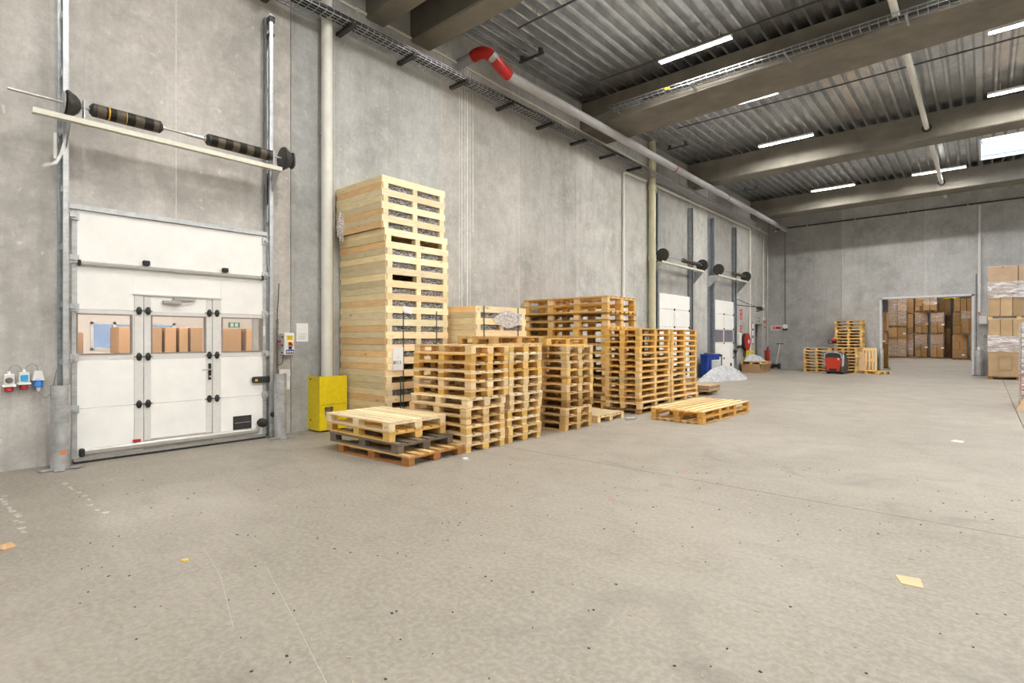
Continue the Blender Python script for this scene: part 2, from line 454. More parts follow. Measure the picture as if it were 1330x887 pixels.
# pale plaster runs down the wall under the pipe outlet
mb=MB()
for y,w,z0,z1 in ((8.62,.012,2.3,7.9),(8.70,.02,2.3,8.0),(8.80,.016,3.2,8.0),(8.88,.03,2.3,8.05),(8.97,.014,2.3,8.0),(9.06,.02,4.2,7.9)):
    mb.box(0.0005,.004,y-w/2,y+w/2,z0,z1)
part('plaster_run',mb,M['lime'],wl_,kind='stuff')
# small passage behind the dark doorway at the far end of the left wall
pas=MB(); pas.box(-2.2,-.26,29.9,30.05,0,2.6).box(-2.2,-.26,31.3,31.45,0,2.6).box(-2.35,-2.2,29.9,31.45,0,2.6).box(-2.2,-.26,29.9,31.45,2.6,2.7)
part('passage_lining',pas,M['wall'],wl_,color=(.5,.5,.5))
# ------------------------------------------------------------------ back wall with opening into the next hall
OX=(5.25,8.80,3.66); BY=32.4
bw=MB()
for x0,x1,z0,z1 in ((-.26,OX[0],0,TOPZ),(OX[0],OX[1],OX[2],TOPZ),(OX[1],22.3,0,TOPZ)): bw.box(x0,x1,BY+.20,BY+.26,z0,z1)
wb_=struct('wall_back',bw,M['wall'],color=(.85,.85,.85))
bs=[0.0,3.62,7.05,10.5,14,18,22]
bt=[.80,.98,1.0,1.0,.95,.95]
for i in range(6):
    a,b=bs[i]+.006,bs[i+1]-.006; mb=MB(); xs=sorted([a,b]+[x for x in OX[:2] if a<x<b])
    for x0,x1 in zip(xs,xs[1:]):
        m=(x0+x1)/2; mb.box(x0,x1,BY,BY+.20,OX[2] if OX[0]<m<OX[1] else 0,TOPZ)
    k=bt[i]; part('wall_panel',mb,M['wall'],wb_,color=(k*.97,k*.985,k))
    if i: part('seam_filler',MB().box(bs[i]-.02,bs[i]+.02,BY+.004,BY+.19,OX[2] if OX[0]<bs[i]<OX[1] else 0,TOPZ),M['filler'],wb_)
d4=struct('door_4',None,None,loc=(7.0,BY,0))
part('frame_post',MB().box(OX[0]-.02,OX[0]+.07,BY-.03,BY+.28,0,OX[2]+.03),M['framepaint'],d4)
part('frame_post',MB().box(OX[1]-.07,OX[1]+.02,BY-.03,BY+.28,0,OX[2]+.03),M['framepaint'],d4)
part('frame_head',MB().box(OX[0]-.02,OX[1]+.02,BY-.03,BY+.28,OX[2]-.05,OX[2]+.05),M['framepaint'],d4)
# remaining walls of this hall and shell of the next hall
struct('wall_right',MB().box(22,22.2,-12,72,0,TOPZ),M['wall'],color=(1.25,1.25,1.22))
struct('wall_front',MB().box(-.26,22.2,-12.2,-12,0,TOPZ),M['wall'],color=(1.25,1.25,1.22))
nb=MB().box(-5,22,66,66.2,0,TOPZ).box(-5.2,-5,32.66,66.2,0,TOPZ).box(-5,22,32.66,66,TOPZ-.2,TOPZ).box(-5,-.26,32.5,32.66,0,TOPZ)
struct('wall_next_hall',nb,M['wall'],color=(1,1,1))
# ------------------------------------------------------------------ ceiling : trapezoidal steel deck, ribs along Y, with rooflight openings
DZ=8.74
SK=[(9.07,11.9,25.4,28.35),(9.07,11.9,8.6,12.0),(9.07,11.9,-5.0,-1.5),(16.5,19.3,0.5,3.5),(16.5,19.3,16.5,19.5)]  # first one is in view; the others are unseen, added for daylight
def deck_profile(x0,x1):
    pts=[]; x=x0; per=.31
    while x<x1-1e-6:
        for dx,dz in ((0,.0),(.055,.0),(.105,.135),(.255,.135)):
            if x+dx<=x1: pts.append((x+dx,dz))
        x+=per
    pts.append((x1,0.0)); return pts
ce=MB()
def deck(x0,x1,y0,y1):
    P=deck_profile(x0,x1); n=len(P)
    ce.add([(x,y0,DZ+z) for x,z in P]+[(x,y1,DZ+z) for x,z in P],[(i,i+n,i+n+1,i+1) for i in range(n-1)])
xs=[0,9.07,11.9,16.5,19.3,22]
for a,b in zip(xs,xs[1:]):
    holes=sorted([(s[2],s[3]) for s in SK if s[0]==a])
    y=-12
    for h0,h1 in holes: deck(a,b,y,h0); y=h1
    deck(a,b,y,BY+.2)
ceil=struct('ceiling',ce,M['deck'])
lid=MB()       # insulation above the deck closes the roof
for a,b in zip(xs,xs[1:]):
    holes=sorted([(s[2],s[3]) for s in SK if s[0]==a]); y=-12.2
    a2=-.3 if a==0 else a; b2=22.3 if b==22 else b
    for h0,h1 in holes: lid.box(a2,b2,y,h0-.06,DZ+.15,DZ+.36); y=h1+.06
    lid.box(a2,b2,y,BY+.5,DZ+.15,DZ+.36)
part('roof_insulation',lid,M['filler'],ceil)
M['bluebar']=plain('pale_blue_bar',(.45,.62,.82),.5)
M['skywhite']=plain('rooflight_upstand_white',(.78,.77,.76),.6)
for k,(x0,x1,y0,y1) in enumerate(SK):
    w=struct('window_%d'%(k+1),None,None,loc=((x0+x1)/2,(y0+y1)/2,DZ))
    up=MB(); t=.05
    up.box(x0-t,x0,y0-t,y1+t,DZ-.02,DZ+.75).box(x1,x1+t,y0-t,y1+t,DZ-.02,DZ+.75).box(x0,x1,y0-t,y0,DZ-.02,DZ+.75).box(x0,x1,y1,y1+t,DZ-.02,DZ+.75)
    part('window_upstand',up,M['skywhite'],w)
    gb_=MB().box(x0,x1,y1-.03,y1-.002,DZ+.12,DZ+.15).box(x0,x1,y1-.03,y1-.002,DZ+.60,DZ+.63)
    q=x0+1.12
    while q<x1: gb_.box(q,q+.03,y1-.03,y1-.002,DZ,DZ+.62); q+=1.12
    part('glazing_bar',gb_,M['bluebar'],w)
    fr=MB()
    for x in (x0,(x0+x1)/2-.02,x1-.04): fr.box(x,x+.04,y0,y1,DZ+.66,DZ+.72)
    for y in (y0,y1-.04): fr.box(x0,x1,y,y+.04,DZ+.66,DZ+.72)
    part('window_frame',fr,M['galv'],w)
    part('window_pane',MB().box(x0,x1,y0,y1,DZ+.70,DZ+.705),M['daywin'],w)
# beams : near edge y, far edge y, bottom z at the wall, slope of the soffit
BEAMS=[(6.10,6.55,7.95,0),(7.20,7.75,7.95,0),(13.68,15.1,7.9,.024),(21.4,22.25,7.9,.006),(29.3,30.3,7.9,.006),(-1.0,-.1,7.9,0),(-8.5,-7.6,7.9,0)]
for y0,y1,zb,s in BEAMS:
    c=.03; mb=MB(); xa,xb=0.002,22
    pr=lambda x:[(y0+c,zb+s*x),(y1-c,zb+s*x),(y1,zb+s*x+c),(y1,DZ+.004),(y0,DZ+.004),(y0,zb+s*x+c)]
    A=[(xa,y,z) for y,z in pr(xa)]; xm=12; B=[(xm,y,z) for y,z in pr(xm)]; C=[(xb,y,z) for y,z in pr(xm)]
    n=6; fs=[]
    for q in (0,n): fs+=[(q+i,q+n+i,q+n+(i+1)%n,q+(i+1)%n) for i in range(n)]
    mb.add(A+B+C,fs+[tuple(range(n)),tuple(reversed(range(2*n,3*n)))])
    bm_=part('ceiling_beam',mb,M['beam'],ceil)
    if y0==13.68:      # lower flange added to the deep beam to catch lamp light
        fo=lambda x:[(y0-.11,zb+s*x+.02),(y0-.09,zb+s*x),(y0+.04,zb+s*x),(y0+.04,zb+s*x+.38),(y0-.001,zb+s*x+.34),(y0-.11,zb+s*x+.28)]
        A=[(xa,y,z) for y,z in fo(xa)]; B=[(xm,y,z) for y,z in fo(xm)]; C=[(xb,y,z) for y,z in fo(xm)]
        part('added_flange',MB().add(A+B+C,fs+[tuple(range(n)),tuple(reversed(range(2*n,3*n)))]),M['beam'],bm_)
# ------------------------------------------------------------------ strip lights
rows=[-9.6,-5.0,1.2,4.9,9.0,12.55,16.22,20.4,23.3,28.2]
xsl=[3.95,10.1,16.2]
def lamp(x,y,label,L=1.75):
    z=8.55
    t=thing('strip_light',label,'light',(x,y,z),group=None)
    part('housing',MB().box(x-L/2,x+L/2,y-.085,y+.085,z,z+.04).box(x-L/2,x+L/2,y-.085,y-.077,z-.034,z).box(x-L/2,x+L/2,y+.077,y+.085,z-.034,z).box(x-L/2,x-L/2+.01,y-.077,y+.077,z-.034,z).box(x+L/2-.01,x+L/2,y-.077,y+.077,z-.034,z),M['reflector'],t)
    part('diffuser',MB().box(x-L/2+.03,x+L/2-.03,y-.06,y+.06,z-.006,z-.001),M['lamp'],t)
    for dx in (-.6,.6): part('hanger_rod',MB().tube([(x+dx,y,z+.05),(x+dx,y,DZ+.06)],.006,6),M['galv'],t)
nr=len(rows)
for i,y in enumerate(rows):
    for j,x in enumerate(xsl):
        if y==28.2 and j==1: x=7.75
        lamp(x,y,'strip light, %s row from the back wall, %s from the left wall'%(['first','second','third','fourth','fifth','sixth','seventh','eighth','ninth','tenth'][nr-1-i],['first','second','third'][j]))
for j,(x,y) in enumerate(((3.5,45),(7,51.5),(11,45),(15,52.5),(1,38),(7,37),(12,38),(3,53.5),(8.5,48),(6,55.5))):  # lamps out of view, added to brighten the next hall
    lamp(x,y,'unseen strip light added in the hall beyond the opening, %s hung there'%ORD[j+2].replace('bottom','first'))
# ------------------------------------------------------------------ lamp rails and struts under the deck
for y,x0,x1,z,lab in ((9.06,1.4,20,8.5,'thin dark lamp rail under the deck nearest the red pipe bend'),(12.33,1.46,20,8.5,'thin dark lamp rail hung just before the deep concrete beam'),(16.8,1.64,20,8.5,'thin dark lamp rail hung behind the deep concrete beam')):
    t=thing('lamp_rail',lab,'rail',(x0,y,z))
    part('rail',MB().box(x0,x1,y-.02,y+.02,z-.012,z+.012),M['darkmetal'],t)
    x=x0+.5
    while x<x1:
        part('hanger_wire',MB().tube([(x-.06,y,DZ+.02),(x,y,z),(x+.06,y,DZ+.02)],.006,5),M['darkmetal'],t); x+=2.1
for y,x0,x1,lab in ((10.4,.32,1.1,'short dark strut under the deck right of the red pipe bend'),(18.78,.36,1.16,'short dark strut under the deck right of the yellowish pipe'),(26.4,.58,1.29,'short dark strut under the deck nearest the back wall'),(14.9-1.6,.25,.9,'short dark strut under the deck left of the deep beam')):
    t=thing('roof_strut',lab,'strut',(x0,y,8.62))
    part('channel',MB().box(x0,x1,y-.03,y+.03,8.60,8.64),M['darkmetal'],t)
    for x in (x0+.1,x1-.1): part('clamp',MB().box(x-.04,x+.04,y-.05,y+.05,8.64,DZ+.01),M['darkmetal'],t)
# ------------------------------------------------------------------ pipes and cable runs on the left wall
t=thing('rain_pipe','long grey plastic rain pipe with red elbows running under the beams','pipe',(1.0,9.0,7.65))
part('pipe',MB().tube([(1.0,9.18,7.648),(1.0,20,7.62),(1.0,32.12,7.60)],.115,16),M['pvc'],t,smooth=True)
part('pipe_stub',MB().tube([(0.0,8.62,8.0),(.50,8.62,8.03)],.115,14),M['pvc'],t,smooth=True)
def arc(p0,p1,p2,n=7):
    p0,p1,p2=Vector(p0),Vector(p1),Vector(p2)
    return [p0*(1-s)**2+p1*2*s*(1-s)+p2*s*s for s in [i/(n-1) for i in range(n)]]
part('elbow',MB().tube(arc((.47,8.62,8.03),(.78,8.60,8.08),(.92,8.74,7.93)),.135,14),M['red'],t,'red elbow at the wall end',smooth=True)
part('pipe_collar',MB().tube([(.92,8.73,7.94),(.96,8.83,7.86)],.118,14),M['pvc'],t,smooth=True)
part('elbow',MB().tube(arc((.955,8.82,7.87),(1.0,8.96,7.72),(1.0,9.22,7.65)),.135,14),M['red'],t,'red elbow joined to the long pipe',smooth=True)
for y in (18.0,23.1,30.6): part('pipe_clamp',MB().lathe((1.0,y,7.62),[(.125,-.03),(.125,.03)],'y',16),M['red'],t,'red clamp ring',smooth=True)
t=thing('wall_downpipe','thick pale cream downpipe behind the yellow corner guard','pipe',(.16,5.18,0))
part('pipe',MB().tube([(.16,5.18,.0),(.16,5.18,DZ-.01)],.10,18),M['cream'],t,smooth=True)
for z in (2.6,5.4): part('pipe_bracket',MB().box(.0,.07,5.12,5.24,z-.02,z+.02),M['galv'],t)
t=thing('wall_downpipe','thick yellowish downpipe left of the two far dock doors','pipe',(.17,17.95,0))
part('pipe',MB().tube([(.17,17.95,0),(.17,17.95,DZ-.01)],.125,18),M['yellowpipe'],t,smooth=True)
for z in (4.55,7.05): part('pipe_socket',MB().lathe((.17,17.95,z),[(.15,-.10),(.15,.10)],'z',18),M['yellowpipe'],t,smooth=True)
# pipe along the hall, passing through the beams
t=thing('ceiling_pipe','pale pipe crossing the bays through round holes in the beams','pipe',(7.8,-10,8.28))
part('pipe',MB().tube([(7.8,-11.9,8.28),(7.8,30.3,8.28),(7.8,32.39,8.28)],.07,12),M['cream'],t,smooth=True)
for y0,y1,zb,s in BEAMS[2:5]:
    for y in (y0-.02,y1+.02): part('dark_hole_ring',MB().lathe((7.8,y,8.28),[(.13,-.025),(.13,.025)],'y',18),M['rubber'],t,'dark ring painting the shade of the beam hole',smooth=True)  # black rings stand in for the shade inside the beam holes
# wire-mesh cable tray on brackets
t=thing('cable_tray','wire mesh cable tray with black cables high along the left wall','cable tray',(.3,2,7.4))
def wires(x0,x1,y0,y1,z,sides=True):
    mb=MB(); r=.007
    for i in range(6):
        x=x0+(x1-x0)*i/5; mb.box(x-r,x+r,y0,y1,z-r,z+r)
    for x in (x0,x1):
        for h in (.05,.09): mb.box(x-r,x+r,y0,y1,z+h-r,z+h+r)
    y=y0
    while y<y1:
        mb.box(x0,x1,y-r,y+r,z-r,z+r)
        for x in (x0,x1): mb.box(x-r,x+r,y-r,y+r,z,z+.09)
        y+=.14
    return mb
part('wire_mesh',wires(.10,.50,-10,28.6,7.40),M['galv'],t,kind='stuff')
cb=MB()
for k,(x,r) in enumerate(((.40,.036),(.46,.040),(.33,.028),(.44,.034),(.24,.016))):
    P=[]; y=-10
    while y<17.6: P.append((x+.015*math.sin(y*1.3+k),y,7.425+r*.6+(.03 if k==3 else 0)+.008*math.sin(y*2.1+k))); y+=.9
    cb.tube(P,r,6)
part('cable_bundle',cb,M['cable'],t,kind='stuff')
by=[1.3,2.7,4.1,5.5,6.9,8.35,9.9,11.5,13.1,14.7,16.4]
for y in by:
    part('bracket',MB().box(.0,.55,y-.05,y+.05,7.33,7.39),M['darkmetal'],t)
t=thing('wall_conduit','thin pale conduit running above the cable tray','conduit',(.03,-6,8.03))
part('conduit',MB().tube([(.03,-6,8.05),(.03,8,8.01),(.03,17.5,7.82),(.03,28.5,7.56),(.03,32.3,7.50)],.026,6),M['conduit'],t)
for k in range(14): part('saddle',MB().box(.0,.045,k*2.3-1.03,k*2.3-.97,7.98-.0155*max(0,k*2.3-9)*1.22,8.05-.0155*max(0,k*2.3-9)*1.22),M['conduit'],t)
t=thing('wall_conduit','white conduit bent around the far dock door bays','conduit',(.05,16.1,0))
part('conduit',MB().tube([(.05,16.1,2.0),(.05,16.1,7.20),(.05,16.18,7.26),(.05,17.7,7.29)],.048,8),M['conduit'],t)
part('conduit',MB().tube([(.05,18.35,1.5),(.05,18.35,7.22),(.05,18.42,7.29),(.05,29.0,7.32),(.05,29.1,7.25),(.05,29.1,.8)],.05,8),M['conduit'],t)
t=thing('wall_conduit','thin white conduit with junction boxes beside the far corner','conduit',(.04,31.35,2.6))
part('conduit',MB().tube([(.04,31.35,2.7),(.04,31.35,7.3)],.03,6),M['conduit'],t)
for z in (2.75,3.45): part('junction_box',MB().box(.0,.09,31.27,31.44,z-.09,z+.09),M['whiteplastic'],t)
t=thing('wall_conduit','grey conduit in the far left corner of the hall','conduit',(.06,32.2,0))
part('conduit',MB().tube([(.06,32.05,.1),(.06,32.05,7.3)],.035,6),M['galv'],t)
# dark pipe along the top of the back wall
t=thing('sprinkler_pipe','dark pipe running along the top of the back wall','pipe',(.3,32.25,7.72))
part('pipe',MB().tube([(.35,32.27,7.72),(21.9,32.27,7.86)],.035,8),M['darkmetal'],t,smooth=True)
for x in (2,4.2,6.4,8.6,10.8): part('pipe_bracket',MB().box(x-.02,x+.02,32.22,32.40,7.68+.0065*x,7.78+.0065*x),M['galv'],t)
for k,(x,y,z) in enumerate(((.10,28.7,7.50),(.10,30.5,7.50),(.45,32.2,7.62))):
    part('lead',MB().tube([(x,y,z+.0),(x,y,z+.14)],.012,6),M['whiteplastic'],t)
    part('sensor',MB().lathe((x,y,z),[(.0,-.09),(.06,-.07),(.075,0),(.05,.05),(0,.06)],'z',12),M['whiteplastic'],t,'small white sensor',smooth=True)
# cable ladder beside the deep beam
t=thing('cable_ladder','wire cable ladder along the near face of the deep beam','cable tray',(1.5,13.2,8.0))
lb=MB(); 
for yy in (13.12,13.38): lb.box(1.3,20,yy-.006,yy+.006,8.05,8.065).box(1.3,20,yy-.006,yy+.006,8.13,8.145)
x=1.3
while x<20:
    lb.box(x-.006,x+.006,13.11,13.39,8.05,8.062); lb.box(x-.006,x+.006,13.114,13.126,8.05,8.15); x+=.16
part('wire_mesh',lb,M['track'],t,kind='stuff')
part('cable_bundle',MB().tube([(2.2,13.2,8.09),(8,13.22,8.09),(20,13.2,8.09)],.025,6).tube([(2.2,13.3,8.09),(20,13.3,8.09)],.02,6),M['cable'],t,kind='stuff')
part('cable_tag',MB().box(2.95,3.08,13.09,13.11,8.07,8.12),M['yellow'],t,'yellow tag')
for x in (1.4,3.6,5.8,8.0,10.2): part('bracket',MB().box(x-.02,x+.02,13.1,13.6,8.02,8.05),M['track'],t)

# ------------------------------------------------------------------ big sectional door (door_1)
d=struct('door_1',None,None,loc=(.16,2.8,0))
Y0,Y1=1.55,4.06
PX0,PX1=.115,.16
WZ0,WZ1=1.435,1.99
sec=[(.06,.715),(.72,1.36),(1.365,2.035),(2.04,2.65),(2.655,3.35)]
wins=[(1.585,2.20),(2.435,3.13),(3.375,4.01)]
posts=[(2.22,2.33),(3.245,3.36)]; stiles=[(2.34,2.42),(3.155,3.235)]
# panels are split around the wicket door; the window section is built as frames
for k,(z0,z1) in enumerate(sec):
    if k==2: continue
    if k in (0,1):
        for a,b in ((Y0,2.22),(3.36,Y1)): part('door_panel',MB().cbox(PX0,PX1,a,b,z0,z1,.006),M['door_white'],d)
    elif k==3:
        mb=MB().cbox(PX0,PX1,Y0,2.22,z0,z1,.006).cbox(PX0,PX1,3.36,Y1,z0,z1,.006).cbox(PX0,PX1,2.215,3.365,2.27,z1,.004)
        part('door_panel',mb,M['door_white'],d)
    else: part('door_panel',MB().cbox(PX0,PX1,Y0,Y1,z0,z1,.006),M['door_white'],d)
def window_sec(y0,y1,a,b,par):
    z0,z1=sec[2]; mb=MB()
    mb.box(PX0,PX1,y0,y1,z0,WZ0).box(PX0,PX1,y0,y1,WZ1,z1).box(PX0,PX1,y0,a,WZ0,WZ1).box(PX0,PX1,b,y1,WZ0,WZ1)
    part('window_section',mb,M['frame_grey'],par)
    g=part('window_pane',MB().box(.125,.130,a,b,WZ0,WZ1),M['glass'],par)
    fr=MB(); w=.018
    fr.box(.11,.168,a,a+w,WZ0,WZ1).box(.11,.168,b-w,b,WZ0,WZ1).box(.11,.168,a+w,b-w,WZ0,WZ0+w).box(.11,.168,a+w,b-w,WZ1-w,WZ1)
    part('glazing_bead',fr,M['brownbead'],g)
M['brownbead']=plain('taupe_glazing_bead',(.27,.23,.21),.5)
window_sec(Y0,2.22,1.575,2.20,d); window_sec(3.36,Y1,3.375,4.02,d)
for a,b in posts: part('wicket_post',MB().cbox(.10,.170,a,b,.06,2.27,.005),M['frame_grey'],d)
part('wicket_lintel',MB().box(.10,.168,2.33,3.245,2.255,2.27).box(.16,.185,2.20,3.38,2.27,2.285),M['frame_grey'],d)
part('wicket_threshold',MB().box(.10,.168,2.33,3.245,.06,.20),M['alu'],d)
wk=part('wicket_door',MB().cbox(PX0,PX1,2.42,3.155,.215,.715,.004).cbox(PX0,PX1,2.42,3.155,.72,1.36,.004).box(PX0,PX1,2.42,3.155,2.04,2.25),M['door_white'],d)
part('door_stile',MB().box(.11,.166,2.34,2.42,.205,2.25).box(.11,.166,3.155,3.235,.205,2.25),M['frame_grey'],wk)
part('door_rail',MB().box(PX0,.162,2.42,3.155,1.36,WZ0).box(PX0,.162,2.42,3.155,WZ1,2.04),M['frame_grey'],wk)
part('window_pane',MB().box(.125,.130,2.42,3.155,WZ0,WZ1),M['glass'],wk)
fr=MB(); fr.box(.11,.168,2.42,2.44,WZ0,WZ1).box(.11,.168,3.135,3.155,WZ0,WZ1).box(.11,.168,2.44,3.135,WZ0,WZ0+.018).box(.11,.168,2.44,3.135,WZ1-.018,WZ1)
part('glazing_bead',fr,M['brownbead'],wk)
part('handle_plate',MB().cbox(.166,.182,3.18,3.222,1.02,1.27,.005),M['black'],wk)
part('door_handle',MB().tube([(.18,3.2,1.18),(.225,3.2,1.18),(.23,3.19,1.18),(.23,3.08,1.175)],.010,8),M['shaft'],wk,smooth=True)
part('lock_cylinder',MB().lathe((.182,3.2,1.07),[(.016,0),(.016,.02)],'x',12),M['shaft'],wk)
part('door_closer',MB().cbox(.166,.225,2.56,2.80,2.155,2.205,.008),M['alu'],wk)
part('closer_arm',MB().obox((.20,2.83,2.225),(.02,.30,.02),(0.05,0,0)).box(.17,.20,2.70,2.72,2.19,2.24).box(.17,.2,2.70,3.0,2.228,2.25),M['alu'],wk)
cap=MB().lathe((0,0,0),[(.0,.0),(.040,.0),(.040,.018),(.032,.026),(.0,.028)],'x',16)
capm=None
for y in (2.275,2.385,3.195,3.305):
    for z in (2.045,1.395,.725):
        m=MB(); m.lathe((.172,y,z),[(.0,.0),(.040,.0),(.040,.012),(.032,.020),(.0,.022)],'x',16)
        m.v=[(vx,y+(vy-y)*.85,z+(vz-z)*1.45) for vx,vy,vz in m.v]
        part('hinge_cap',m,M['black'],d,smooth=True)
        part('hinge_leaf',MB().box(.160,.176,y-.055,y+.055,z-.006,z+.006),M['darkmetal'],d)
# push rails, vent, lock, buffers
r1=part('push_rail',MB().prism([(.16,2.62),(.19,2.62),(.215,2.635),(.215,2.665),(.19,2.68),(.16,2.68)],'y',1.62,3.98),M['alu'],d)
for y0,y1 in ((1.585,1.62),(3.98,4.015)): part('rail_end_cap',MB().cbox(.158,.222,y0,y1,2.61,2.69,.01),M['black'],r1)
for y in (2.36,3.42): part('cable_guide',MB().cbox(.16,.215,y-.045,y+.045,2.69,2.76,.012),M['black'],d)
r2=part('push_rail',MB().prism([(.16,.10),(.20,.10),(.22,.125),(.22,.165),(.20,.19),(.16,.19)],'y',1.66,3.93),M['alu'],d)
part('rail_end_cap',MB().cbox(.158,.226,1.60,1.66,.09,.20,.015),M['black'],r2)
part('bottom_profile',MB().box(.10,.172,Y0,Y1,.03,.075),M['alu'],d)
part('bottom_seal',MB().box(.10,.165,Y0,Y1,.0,.03),M['rubber'],d)
vt=part('letter_vent',MB().box(.16,.172,3.55,3.83,.20,.41),M['black'],d)
part('vent_flap',MB().box(.172,.176,3.565,3.815,.312,.395).box(.172,.176,3.565,3.815,.215,.298),M['darkmetal'],vt)
part('vent_lip',MB().box(.172,.182,3.57,3.81,.300,.309),M['galv'],vt)
bl=part('bolt_lock',MB().cbox(.165,.24,3.83,4.12,.93,1.03,.02),M['black'],d)
part('lock_lens',MB().box(.238,.244,3.86,3.90,.955,.99),M['amber'],bl)
part('bump_stop',MB().lathe((.18,3.98,.27),[(0,-.02),(.06,-.02),(.075,.03),(.07,.10),(.04,.13),(0,.14)],'x',16),M['rubber'],d,smooth=True)
part('bump_stop',MB().lathe((.20,4.16,.39),[(0,-.02),(.04,-.02),(.05,.03),(.03,.09),(0,.095)],'x',14),M['rubber'],d,smooth=True)
part('red_latch',MB().box(.172,.20,2.20,2.29,.20,.235),M['red'],d)
part('top_profile',MB().box(.11,.19,1.50,4.08,3.355,3.42),M['galv'],d)
# edge strips, roller hinges
for a,b in ((1.53,1.66),(3.985,4.075)): 
    for k,(z0,z1) in enumerate(sec):
        if k==2 or True: part('edge_strip',MB().box(.160,.166,a if a<2 else b-.06,a+.055 if a<2 else b,z0+.01,z1-.01),M['galv'],d)
for z in (3.26,2.70,2.06,1.40,.72):
    for y,s in ((1.50,-1),(4.10,1)):
        mb=MB().box(.165,.20,min(y-s*.10,y),max(y-s*.10,y),z-.05,z+.05).box(.19,.23,min(y-s*.07,y),max(y-s*.07,y),z-.02,z+.02).tube([(.20,y-s*.06,z),(.20,y+s*.03,z)],.014,8).lathe((.20,y+s*.03,z),[(.026,-.012),(.026,.012)],'y',12)
        part('roller_hinge',mb,M['galv'],d)
# vertical tracks with angle posts
def track(y,s,ztop,par,z0=.02):
    mb=MB(); a,b=sorted((y,y+s*.012)); mb.box(.02,.11,a,b,z0,ztop)
    a,b=sorted((y,y+s*.085)); mb.box(.02,.03,a,b,z0,ztop)
    p=part('track_post',mb,M['track'],par)
    c0=y+s*.03
    mb=MB(); a,b=sorted((c0-.028,c0+.028))
    mb.box(.175,.18,a,b,z0,ztop).box(.225,.23,a,b,z0,ztop); 
    e0,e1=(b-.004,b) if s>0 else (a,a+.004)
    mb.box(.18,.225,e0,e1,z0,ztop)
    part('roller_track',mb,M['galv'],p)
    z=.6
    br=MB()
    while z<ztop: br.box(.02,.18,*sorted((y+s*.058,y+s*.064)),z-.04,z+.04); z+=.75
    part('track_bracket',br,M['galv'],p,kind='stuff')
track(1.49,-1,DZ-.2,d); track(4.10,1,7.05,d)
part('track_end',MB().box(.11,.24,4.10,4.19,6.93,7.02).tube([(.10,4.145,6.72),(.22,4.145,6.72)],.045,12),M['darkmetal'],d)
# torsion spring shaft above the door
ts=thing('torsion_spring_shaft','two dark coil springs on a steel shaft above the big white door','door spring',(.5,2.8,4.62))
SZ=4.615; SX=.46
part('shaft',MB().tube([(SX,.88,SZ),(SX,4.44,SZ)],.0175,10),M['shaft'],ts,smooth=True)
for a,b in ((1.72,2.42),(3.10,3.97)):
    sp=part('coil_spring',MB().tube([(SX,a,SZ),(SX,b,SZ)],.086,20),M['spring'],ts,smooth=True)
    part('spring_cone',MB().lathe((SX,a-.01,SZ),[(.05,-.05),(.085,-.02),(.085,.02)],'y',16),M['darkmetal'],sp,smooth=True)
    part('spring_cone',MB().lathe((SX,b+.01,SZ),[(.085,-.02),(.085,.02),(.05,.05)],'y',16),M['darkmetal'],sp,smooth=True)
part('spring_band',MB().lathe((SX,1.86,SZ),[(.088,-.008),(.088,.008)],'y',20).lathe((SX,2.05,SZ),[(.0875,-.004),(.0875,.004)],'y',20),M['amber'],ts,'yellow band on the left spring')
def drum(y,s,r=.16):
    mb=MB().lathe((SX,y,SZ),[(.05,-s*.01),(r,0),(r*1.04,s*.02),(r*.92,s*.05),(r*.8,s*.09),(r*.55,s*.13),(.04,s*.15)],'y',24)
    return mb
part('cable_drum',drum(1.42,1),M['darkmetal'],ts,smooth=True)
part('cable_drum',drum(4.20,1,.185),M['darkmetal'],ts,smooth=True)
part('drum_spokes',MB().lathe((SX,1.40,SZ),[(.14,-.01),(.145,0),(.12,.01)],'y',20),M['galv'],ts)
part('spring_break_device',MB().cbox(SX-.09,SX+.09,4.33,4.41,SZ-.13,SZ+.13,.05),M['darkmetal'],ts)
for y in (1.60,4.04):
    part('bearing_plate',MB().box(SX-.05,SX+.05,y-.008,y+.008,SZ-.16,SZ+.09).box(SX-.05,SX+.05,y-.03,y+.03,SZ-.17,SZ-.155),M['galv'],ts)
for y in (2.47,3.05): part('shaft_collar',MB().lathe((SX,y,SZ),[(.035,-.03),(.04,0),(.035,.03)],'y',12),M['shaft'],ts)
part('shaft_coupling',MB().tube([(SX,2.78,SZ),(SX,3.0,SZ)],.026,10),M['shaft'],ts)
ar=part('angle_rail',MB().box(.51,.515,1.10,4.18,4.385,4.455).box(.44,.515,1.10,4.18,4.385,4.39),M['rail'],ts,'cream angle rail below the springs')
for y,s in ((1.46,1),(4.14,-1)):
    mb=MB().add([(.02,y,4.44),(.50,y,4.44),(.50,y,4.39),(.03,y,3.88),(.02,y,3.88)],[(0,1,2,3,4)]); mb.add([(.02,y+.006,4.44),(.50,y+.006,4.44),(.50,y+.006,4.39),(.03,y+.006,3.88),(.02,y+.006,3.88)],[(4,3,2,1,0)])
    part('shelf_bracket',mb,M['galv'],ts)
t=thing('hanging_cable_strap','grey strap and toothed bar hanging left of the big door track','strap',(.22,1.33,3.9))
part('strap',MB().add([(.24,1.46,4.33),(.26,1.49,4.33),(.25,1.40,4.05),(.25,1.44,4.05),(.25,1.34,3.90),(.25,1.37,3.88),(.25,1.22,3.84),(.25,1.24,3.82)],[(0,1,3,2),(2,3,5,4),(4,5,7,6)]),M['shaft'],t)
part('toothed_bar',MB().box(.22,.24,1.335,1.365,3.95,4.28),M['whiteplastic'],t)
# door stop lintel scratches : small sticker marks
part('safety_sticker',MB().box(.166,.168,4.02,4.055,1.70,1.86),M['whiteplastic'],d,'white sticker with blue dot')
